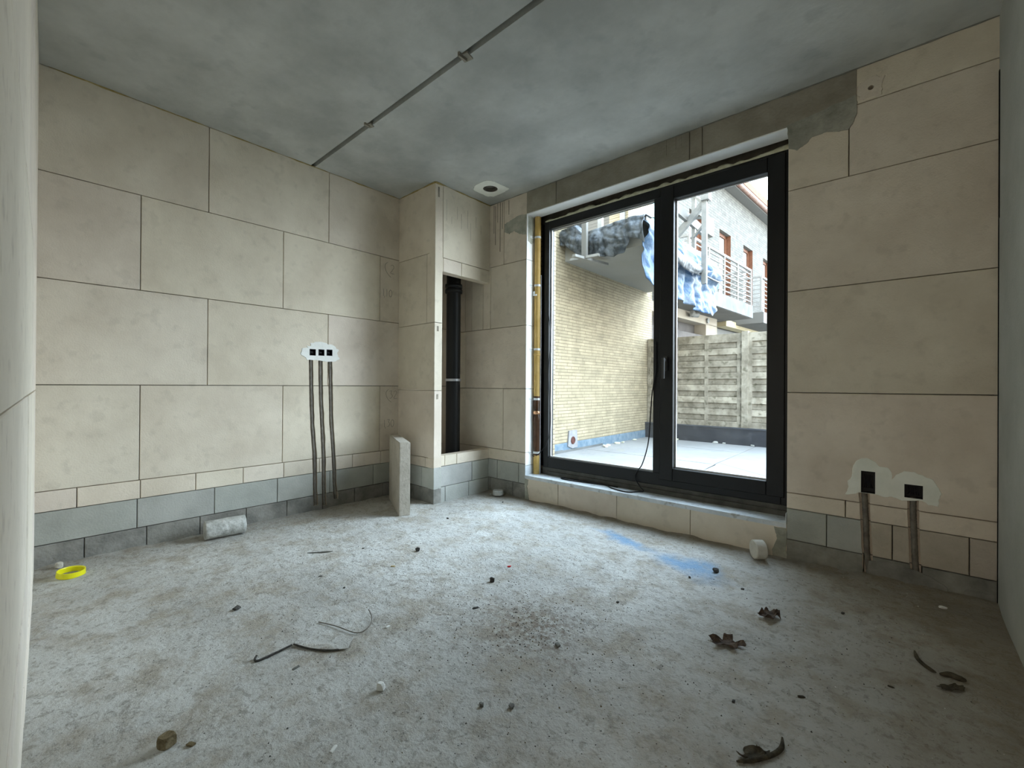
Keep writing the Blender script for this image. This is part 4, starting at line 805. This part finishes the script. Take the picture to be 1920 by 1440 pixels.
# sand heaped along the right part of the window wall
# ------------------------------------------------------------------ OUTSIDE
ZT, XB, YF = 0.045, -3.85, 8.5
mb = MB(); mb.box((-4.2, 3.53, -0.4), (2.6, YF+0.2, ZT-0.02), 1)
def quad(poly, z1, mi, t): mb.prism(poly, (0, 0, ZT-0.03), (1, 0, 0), (0, 1, 0), (0, 0, z1+0.03), mi, t)
def inset(poly, g):
    cx = sum(p[0] for p in poly)/len(poly); cy_ = sum(p[1] for p in poly)/len(poly); out = []
    for x, y in poly:
        dx, dy = x-cx, y-cy_; l = math.hypot(dx, dy); out.append((x-dx/l*g, y-dy/l*g))
    return out
for poly in ([(XB, 3.55), (-2.40, 3.55), (-2.363, 6.12), (XB, 6.10)], [(-2.40, 3.55), (-1.75, 3.55), (-1.80, 6.09), (-2.363, 6.12)],
             [(XB, 6.10), (-2.363, 6.12), (-1.83, 6.09), (-1.83, 7.44), (-2.6, 7.5), (XB, 7.6)], [(XB, 7.6), (-2.6, 7.5), (-1.83, 7.44), (-1.85, YF), (XB, YF)],
             [(-1.75, 3.55), (2.5, 3.55), (2.5, 4.0), (-0.6, 5.25), (-1.83, 6.25)], [(-1.83, 6.25), (-0.6, 5.25), (2.5, 4.0), (2.5, YF), (-1.85, YF)]):
    quad(inset(poly, 0.010), 0, 0, random.uniform(0.97, 1.03))
tag(mb.build('terrace_floor', [M_TERR, M_UNDER]), 'pale grey terrace boards outside the window', kind='structure')
for i, (x, y, r) in enumerate(((-3.70, 6.55, .05), (-3.74, 6.72, .04), (-3.75, 7.05, .045), (-3.74, 7.25, .035), (-3.76, 7.75, .035), (-3.2, 8.40, .035), (-2.5, 8.42, .05), (-2.35, 8.42, .035), (-1.9, 8.42, .04))):
    rock('foam_lump', x, y, r, M_FOAM if i < 6 else M_CORE, ('cream foam lump on the terrace along the brick wall', 'cream foam lump on the terrace along the fence foot')[i > 4], 'foam lump', (1.4, 1, .5), ('foam lumps along the brick wall', 'foam lumps along the fence')[i > 4], z=ZT-0.002)
# brick building on the left
bld = empty('brick_building', (XB-0.3, 6.5, 0)); tag(bld, 'yellow brick building wall left of the terrace with an overhanging balcony', 'building')
def bpart(mb, name, m, parent=bld, label=None):
    o = mb.build(name, m); o.parent = parent; o.matrix_parent_inverse = Matrix.Translation(-Vector(bld.location))
    if label: o['label'] = label
    return o
mb = MB(); mb.box((XB-0.4, 3.54, -0.4), (XB, 8.70, 3.3)); mb.box((XB-0.4, 3.54, 3.29), (XB, 5.85, 7.5)); mb.box((XB-0.4, 7.62, 3.29), (XB, 8.70, 7.5)); mb.box((XB-0.4, 5.85, 5.6), (XB, 7.62, 7.5))
bpart(mb, 'brick_wall', M_BRICKY)
mb = MB(); mb.box((XB-0.01, 3.55, ZT-0.02), (XB+0.006, YF, 0.19)); bpart(mb, 'blue_strip', M_BLUEM, label='blue painted sealing strip at the foot')
mb = MB(); mb.box((XB-0.01, 3.55, ZT-0.02), (XB+0.012, 5.5, 0.09)); mb.box((XB-0.01, 5.5, ZT-0.02), (XB+0.012, 6.7, 0.08)); bpart(mb, 'pale_footing', M_FASCIA)
mb = MB(); mb.box((XB-0.01, 5.55, 2.97), (-2.60, 8.45, 3.27)); bpart(mb, 'balcony_slab', M_WHITEPL, label='cream rendered balcony slab')
mb = MB(); mb.box((-2.66, 5.50, 3.27), (-2.52, 8.5, 3.33)); mb.box((XB, 5.50, 3.27), (-2.66, 5.62, 3.32)); bpart(mb, 'edge_board', M_WHBOARD)
wf = MB(); 
for y in (5.85, 6.19, 6.74, 7.55): wf.box((XB-0.14, y, 3.3), (XB-0.06, y+0.07, 5.6))
wf.box((XB-0.14, 5.85, 5.53), (XB-0.06, 7.62, 5.6)); wf.box((XB-0.14, 5.85, 3.29), (XB-0.06, 7.62, 3.36)); wfo = bpart(wf, 'glazed_door', M_GREYST)
mb = MB(); mb.box((XB-0.11, 5.9, 3.34), (XB-0.10, 7.58, 5.55)); bpart(mb, 'door_glass', M_CYAN, wfo)
mb = MB(); mb.prism([(5.63, 0.135), (5.66, 0.37), (5.88, 0.37), (5.90, 0.10), (5.75, 0.09)], (XB, 0, 0), (0, 1, 0), (0, 0, 1), (0.022, 0, 0))
o = tag(mb.build('outlet_plate', mat('dull_zinc', (0.20, 0.20, 0.21), (0.28, 0.28, 0.29), 12, 0.6, tint=False)), 'galvanised plate with a round red-brown hole low on the brick wall', 'outlet plate')
mb = MB(); mb.lathe([(0.0001, 0), (0.055, 0), (0.062, 0.004), (0.050, 0.014), (0.040, 0.004), (0.0001, 0.003)], (XB+0.021, 5.765, 0.215), (1, 0, 0), 24); mb.build('outlet_hole', M_RUST, o)
# tarps
def sheet(name, cols, rows, f, m, label, cat='plastic sheet', th=0.006):
    vs = []; 
    for i in range(cols+1):
        for j in range(rows+1): vs.append(f(i/cols, j/rows))
    mb = MB(); r = rows+1; mb.add(vs, [(i*r+j, (i+1)*r+j, (i+1)*r+j+1, i*r+j+1) for i in range(cols) for j in range(rows)], 0, 1.0, True)
    o = mb.build(name, m); md = o.modifiers.new('th', 'SOLIDIFY'); md.thickness = th
    if label: tag(o, label, cat)
    return o
def lerp_tab(tab, x):
    for (a, va), (b, vb_) in zip(tab, tab[1:]):
        if x <= b: return va+(vb_-va)*max(0, (x-a)/(b-a))
    return tab[-1][1]
topN = [(-3.84, 3.42), (-3.74, 3.42), (-3.60, 3.45), (-3.46, 3.29), (-3.28, 3.30), (-2.95, 3.33), (-2.50, 3.33)]
botN = [(-3.84, 3.18), (-3.74, 3.16), (-3.60, 3.04), (-3.46, 2.94), (-3.28, 2.91), (-2.95, 2.85), (-2.80, 2.88), (-2.76, 2.93), (-2.70, 3.05), (-2.58, 3.02), (-2.50, 2.95)]
def fN(u, v):
    x = -3.84+1.34*u; zt, zb = lerp_tab(topN, x), lerp_tab(botN, x)
    if v < 0.18: k = v/0.18; y = 5.66-0.22*k; z = zt+0.01*(1-k)
    else:
        k = (v-0.18)/0.82; z = zt+(zb-zt)*k; ph = x*26+z*9
        y = 5.43-0.05*math.sin(math.pi*k)-0.09*abs(fn(x, z*0.6, 0, 4))-0.035*abs(fn(x*0.7+z, z, 2, 8))-0.05*fn(x, z, 2, 4)-0.010*math.sin(x*60+6*fn(x, z, 3, 3))*k
    return (x, y, z)
tag(sheet('black_plastic_sheet', 130, 34, fN, M_TARPB, None), 'wrinkled black plastic sheet wrapped over the near end of the balcony', 'plastic sheet')
topS = [(5.42, 3.30), (6.4, 3.31), (7.4, 3.34), (8.3, 3.30), (8.8, 3.12)]
botS = [(5.42, 2.80), (5.52, 2.52), (5.7, 2.44), (6.4, 2.40), (7.2, 2.35), (8.2, 2.33), (8.5, 2.62), (8.65, 2.88), (8.8, 3.02)]
def fS(u, v):
    y = 5.42+3.38*u; zt, zb = lerp_tab(topS, y), lerp_tab(botS, y)
    if v < 0.15: k = v/0.15; x = -2.66+0.13*k; z = zt+0.012*(1-k)
    else:
        k = (v-0.15)/0.85; z = zt+(zb-zt)*k
        cinch = math.exp(-((z-2.86)/0.07)**2)*(1 if y > 6.6 else 0.35)
        x = -2.52+0.10*math.sin(math.pi*min(1, k*1.6))*(1-cinch)+0.10*abs(fn(y, z*0.7, 0, 2.6))+0.07*abs(fn(y*0.8+z, z, 6, 5.5))+0.05*fn(y, z, 4, 3.2)-0.03
        x = max(x, -2.585)
        if y > 8.3: x -= (y-8.3)*0.25*(1 if x > -2.5 else 0.3)
    return (x, y, z)
o = sheet('blue_plastic_sheet', 150, 44, fS, M_TARPBL, None); tag(o, 'crumpled blue plastic sheet with painted silvery sheen hanging over the long balcony side', 'plastic sheet')
def fS2(u, v):
    y = 5.7+1.9*u; w = 0.20*math.sin(math.pi*u)**0.6; z = 3.02-0.04*u-w*v+0.03*fn(y, v, 0, 3); return (-2.375+0.05*math.sin(math.pi*v)+0.03*fn(y, z, 0, 4), y, z)
s2 = sheet('silver_fold', 60, 12, fS2, M_TARPS, None); s2.parent = o; s2['label'] = 'loose silver-grey fold'
mb = MB(); mb.tube(smooth_path([(-2.42, 6.5, 2.98), (-2.36, 6.9, 2.86), (-2.33, 7.4, 2.84), (-2.33, 7.9, 2.86), (-2.40, 8.35, 2.94)]), 0.016, 8); c = mb.build('tie_strap', M_CABLE, o); c['label'] = 'dark tie strap around the sheet'
def fP(u, v):
    return (-3.80+0.25*u+0.02*fn(u*3, v*3), 5.60+0.05*fn(u*4, v*4, 2)+0.015*math.sin(u*20), 3.75-0.42*v-0.18*u*v)
o = sheet('grey_plastic_sheet', 20, 20, fP, M_TARPS, None); tag(o, 'small greyish plastic sheet against the brick wall above the black sheet', 'plastic sheet')
# prop post with crossed foot
t = empty('prop_post', (-3.33, 5.28, 2.86)); tag(t, 'pale steel post with a crossed foot in front of the black sheet', 'post')
mb = MB(); mb.bar((0, 0, 0), (0, 0, 1.5), 0.075, 0.05); mb.build('upright', M_WHBOARD, t)
mb = MB(); mb.bar((-0.22, -0.02, 0.02), (0.22, 0.02, 0.02), 0.05, 0.035); mb.build('foot_arm', M_GREYST, t)
mb = MB(); mb.bar((-0.04, -0.22, 0.005), (0.04, 0.55, 0.03), 0.06, 0.035); mb.build('foot_arm', M_GREYST, t)
# scaffold mast
t = empty('scaffold_mast', (-2.30, 7.12, 2.68)); tag(t, 'grey lattice scaffold mast standing before the blue sheet', 'scaffold')
def L(p): return (p[0]+2.30, p[1]-7.12, p[2]-2.68)
mb = MB(); mb.bar(L((-2.30, 7.12, 2.68)), L((-2.30, 7.12, 5.6)), 0.075, 0.06); mb.build('upright', M_GREYST, t)
mb = MB(); mb.bar(L((-2.62, 7.57, 3.33)), L((-2.62, 7.57, 5.8)), 0.06, 0.06); mb.build('upright', M_GREYST, t)
for z0, z1 in ((4.55, 4.20), (4.30, 3.95), (3.60, 3.62), (3.92, 3.72), (4.9, 4.6)):
    mb = MB(); mb.bar(L((-2.62, 7.57, z0)), L((-2.30, 7.12, z1)), 0.035, 0.04); mb.build('lattice_rung', M_GREYST, t)
mb = MB(); mb.bar(L((-2.60, 5.6, 3.86)), L((-2.60, 7.95, 3.80)), 0.05, 0.15); mb.build('cross_beam', M_WHBOARD, t)
mb = MB(); mb.bar(L((-2.26, 7.15, 4.02)), L((-2.85, 7.22, 3.50)), 0.06, 0.10); mb.build('diagonal_brace', M_GREYST, t)
mb = MB(); mb.box(L((-2.34, 7.05, 3.98)), L((-2.22, 7.19, 4.12))); mb.build('clamp', M_GREYST, t)
# concrete fence
fen = empty('concrete_fence', (-2.0, YF, ZT)); tag(fen, 'weathered concrete plank fence closing the far side of the terrace', 'fence')
def FL(x, y, z): return (x+2.0, y-YF, z-ZT)
zs = [0.33, 0.45, 0.55, 0.67, 0.77, 0.89, 0.99, 1.11, 1.21, 1.33, 1.43, 1.55, 1.65, 1.77, 1.87, 2.03]
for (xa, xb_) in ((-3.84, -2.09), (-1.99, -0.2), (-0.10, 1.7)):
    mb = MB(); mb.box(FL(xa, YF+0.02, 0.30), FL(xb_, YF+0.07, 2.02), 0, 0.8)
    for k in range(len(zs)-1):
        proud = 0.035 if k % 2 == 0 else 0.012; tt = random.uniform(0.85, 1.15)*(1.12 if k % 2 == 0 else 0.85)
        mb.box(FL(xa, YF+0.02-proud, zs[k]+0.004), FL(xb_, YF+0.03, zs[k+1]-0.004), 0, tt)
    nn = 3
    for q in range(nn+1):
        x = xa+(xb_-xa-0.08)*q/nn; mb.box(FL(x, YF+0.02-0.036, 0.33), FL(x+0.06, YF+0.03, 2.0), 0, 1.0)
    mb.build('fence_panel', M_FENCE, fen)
for x in (-2.09, -0.20, 1.7):
    mb = MB(); mb.box(FL(x, YF-0.05, ZT), FL(x+0.10, YF+0.09, 2.05)); mb.build('fence_post', M_FENCE, fen)
mb = MB(); mb.box((XB, YF-0.10, ZT-0.02), (2.5, YF+0.02, 0.33), 0); mb.box((XB, YF-0.11, 0.325), (2.5, YF+0.02, 0.345), 0, 1.6)
tag(mb.build('membrane_kerb', M_MEMB), 'black roofing membrane kerb along the foot of the fence', 'kerb')

# far white brick building
RZ = math.radians(-3.9); far = empty('white_brick_building', (0, 0, 0), RZ); tag(far, 'whitewashed brick house behind the fence with balconies and tiled roof', 'building')
FX = -4.75; FA = -3.955
def fpart(mb, name, m, parent=None, label=None):
    o = mb.build(name, m, parent or far)
    if label: o['label'] = label
    return o
wins = [(8.9, 9.7), (10.92, 11.8), (12.93, 13.81), (14.93, 15.81), (16.93, 17.8)]
mb = MB(); Z0, Z1 = 3.31, 5.58
edges = [8.72] + [v for w in wins for v in w] + [22.0]
for i in range(0, len(edges)-1, 2): mb.box((FX-0.3, edges[i], 2.95), (FX, edges[i+1], 6.85))
for a, b in wins: mb.box((FX-0.3, a, Z1), (FX, b, 6.85)); mb.box((FX-0.3, a, 2.95), (FX, b, Z0))
mb.box((FX-6, 8.72, -1), (FX-0.29, 22.0, 6.85)); fpart(mb, 'facade', M_BRICKW)
for i, (a, b) in enumerate(wins):
    mb = MB(); y = FX-0.16; w = 0.09
    mb.box((y-.03, a, Z0), (y+.04, a+w, Z1)); mb.box((y-.03, b-w, Z0), (y+.04, b, Z1)); mb.box((y-.03, a, Z1-w), (y+.04, b, Z1)); mb.box((y-.03, a, 4.95), (y+.03, b, 5.02)); mb.box((FX-.12, b-.004, Z0), (FX+.004, b+.0, Z1))
    wo_ = fpart(mb, 'window', M_BROWNW if i else M_GREYST)
    mb = MB(); mb.box((y-.01, a+w, Z0), (y+.0, b-w, Z1-w)); fpart(mb, 'pane', M_CYAN if i == 0 else M_CURT, wo_)
mb = MB(); mb.box((FX-2.5, 8.5, 6.83), (FX+0.28, 22.2, 6.93)); fpart(mb, 'eave_board', M_WHBOARD)
mb = MB()
for k in range(8):
    a0 = math.pi*k/8; a1 = math.pi*(k+1)/8; c_ = (FX+0.33, 6.93); r = 0.085
    mb.obox((c_[0]+r*math.cos(a0), 8.5, c_[1]-r*math.sin(a0)), (r*(math.cos(a1)-math.cos(a0)), 0, -r*(math.sin(a1)-math.sin(a0))), (0, 13.7, 0), (-.006*math.cos(a0), 0, .006*math.sin(a0)))
fpart(mb, 'gutter', M_GUTTER)
mb = MB(); mb.obox((FX+0.42, 8.4, 6.95), (-4.4, 0, 2.0), (0, 13.9, 0), (0.05, 0, 0.12))
for k in range(46): mb.obox((FX+0.44, 8.42+k*0.30, 7.05), (-4.3, 0, 1.96), (0, 0.12, 0), (0.015, 0, 0.05))
fpart(mb, 'tiled_roof', M_ROOF)
# ground floor: beam, pillar, garage opening, yellow beam
mb = MB(); mb.box((FX-0.29, 8.72, 2.74), (FX+0.03, 12.7, 2.96)); mb.box((FX-0.29, 11.93, -1), (FX+0.03, 12.70, 2.76)); fpart(mb, 'ground_floor_frame', M_BEIGE)
mb = MB(); mb.box((FX-0.292, 8.72, -1), (FX-0.285, 11.93, 2.74)); mb.box((FX-0.05, 8.72, -1), (FX-0.04, 11.93, 2.45)); fpart(mb, 'garage_door', M_GARAGE)
mb = MB(); mb.box((FX-0.20, 13.2, 2.82), (FX+0.10, 22, 3.0)); fpart(mb, 'pale_beam', M_YBEAM)
mb = MB(); mb.box((FX-0.29, 12.70, -1), (FX-0.25, 22, 2.8)); fpart(mb, 'ground_floor_wall', M_WHBOARD)
mb = MB(); mb.lathe([(0.0001, 0), (0.07, 0), (0.07, 0.05), (0.0001, 0.05)], (FX+0.03, 11.98, 2.84), (1, 0, 0), 18); fpart(mb, 'wall_lamp', M_GREYST)
mb = MB(); mb.lathe([(0.0001, 0), (0.05, 0), (0.07, 0.16), (0.0001, 0.18)], (FX+0.10, 10.9, 2.86), (0.5, 0.8, 0.1), 16); mb.lathe([(0.0001, 0), (0.05, 0), (0.07, 0.16), (0.0001, 0.18)], (FX+0.10, 10.85, 2.86), (0.5, -0.8, 0.1), 16); mb.bar((FX, 10.88, 2.84), (FX+0.12, 10.88, 2.86), 0.05); fpart(mb, 'floodlight_pair', M_GREYST)
mb = MB(); mb.box((FX, 11.86, 5.15), (FX+0.10, 12.25, 5.62)); fpart(mb, 'wall_unit', M_GREYST)
# balcony 1
mb = MB(); mb.box((FX, 9.10, 2.97), (FA, 13.22, 3.31)); fpart(mb, 'balcony_slab', M_FASCIA)
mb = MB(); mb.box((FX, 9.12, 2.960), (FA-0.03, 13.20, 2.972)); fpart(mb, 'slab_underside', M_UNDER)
def railing(y0, y1, posts, name='railing'):
    mb = MB(); xz = FA-0.04; mb.bar((xz, y0, 4.28), (xz, y1, 4.28), 0.05, 0.05); mb.bar((FX, y0, 4.28), (xz, y0, 4.28), 0.05, 0.05); mb.bar((FX, y1, 4.28), (xz, y1, 4.28), 0.05, 0.05)
    for k in range(7):
        z = 3.42+k*0.125; mb.bar((xz, y0, z), (xz, y1, z), 0.022, 0.022); mb.bar((FX, y0, z), (xz, y0, z), 0.022); mb.bar((FX, y1, z), (xz, y1, z), 0.022)
    o = fpart(mb, name, M_RAIL)
    for p in posts:
        mb = MB(); mb.bar((xz, p, 3.30), (xz, p, 4.28), 0.045, 0.045); fpart(mb, 'railing_post', M_RAIL, o)
    for x in (FX+0.05, FX+0.4):
        mb = MB(); mb.bar((x, y1, 3.30), (x, y1, 4.28), 0.04); fpart(mb, 'railing_post', M_RAIL, o)
railing(9.14, 13.17, (9.16, 10.22, 11.18, 12.11, 13.15))
mb = MB(); mb.box((FX, 14.0, 2.93), (FA+0.05, 18.5, 3.24)); fpart(mb, 'balcony_slab', M_WHBOARD)
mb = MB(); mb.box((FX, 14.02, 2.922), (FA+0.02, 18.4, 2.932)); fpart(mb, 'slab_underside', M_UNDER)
railing(14.05, 18.2, (14.07, 14.9, 15.8, 16.7, 17.6))
# ground beyond the fence
mb = MB(); mb.box((-14, 8.7, -1.2), (14, 40, -1.0)); tag(mb.build('yard_ground', M_FASCIA), 'yard beyond the fence', kind='structure')
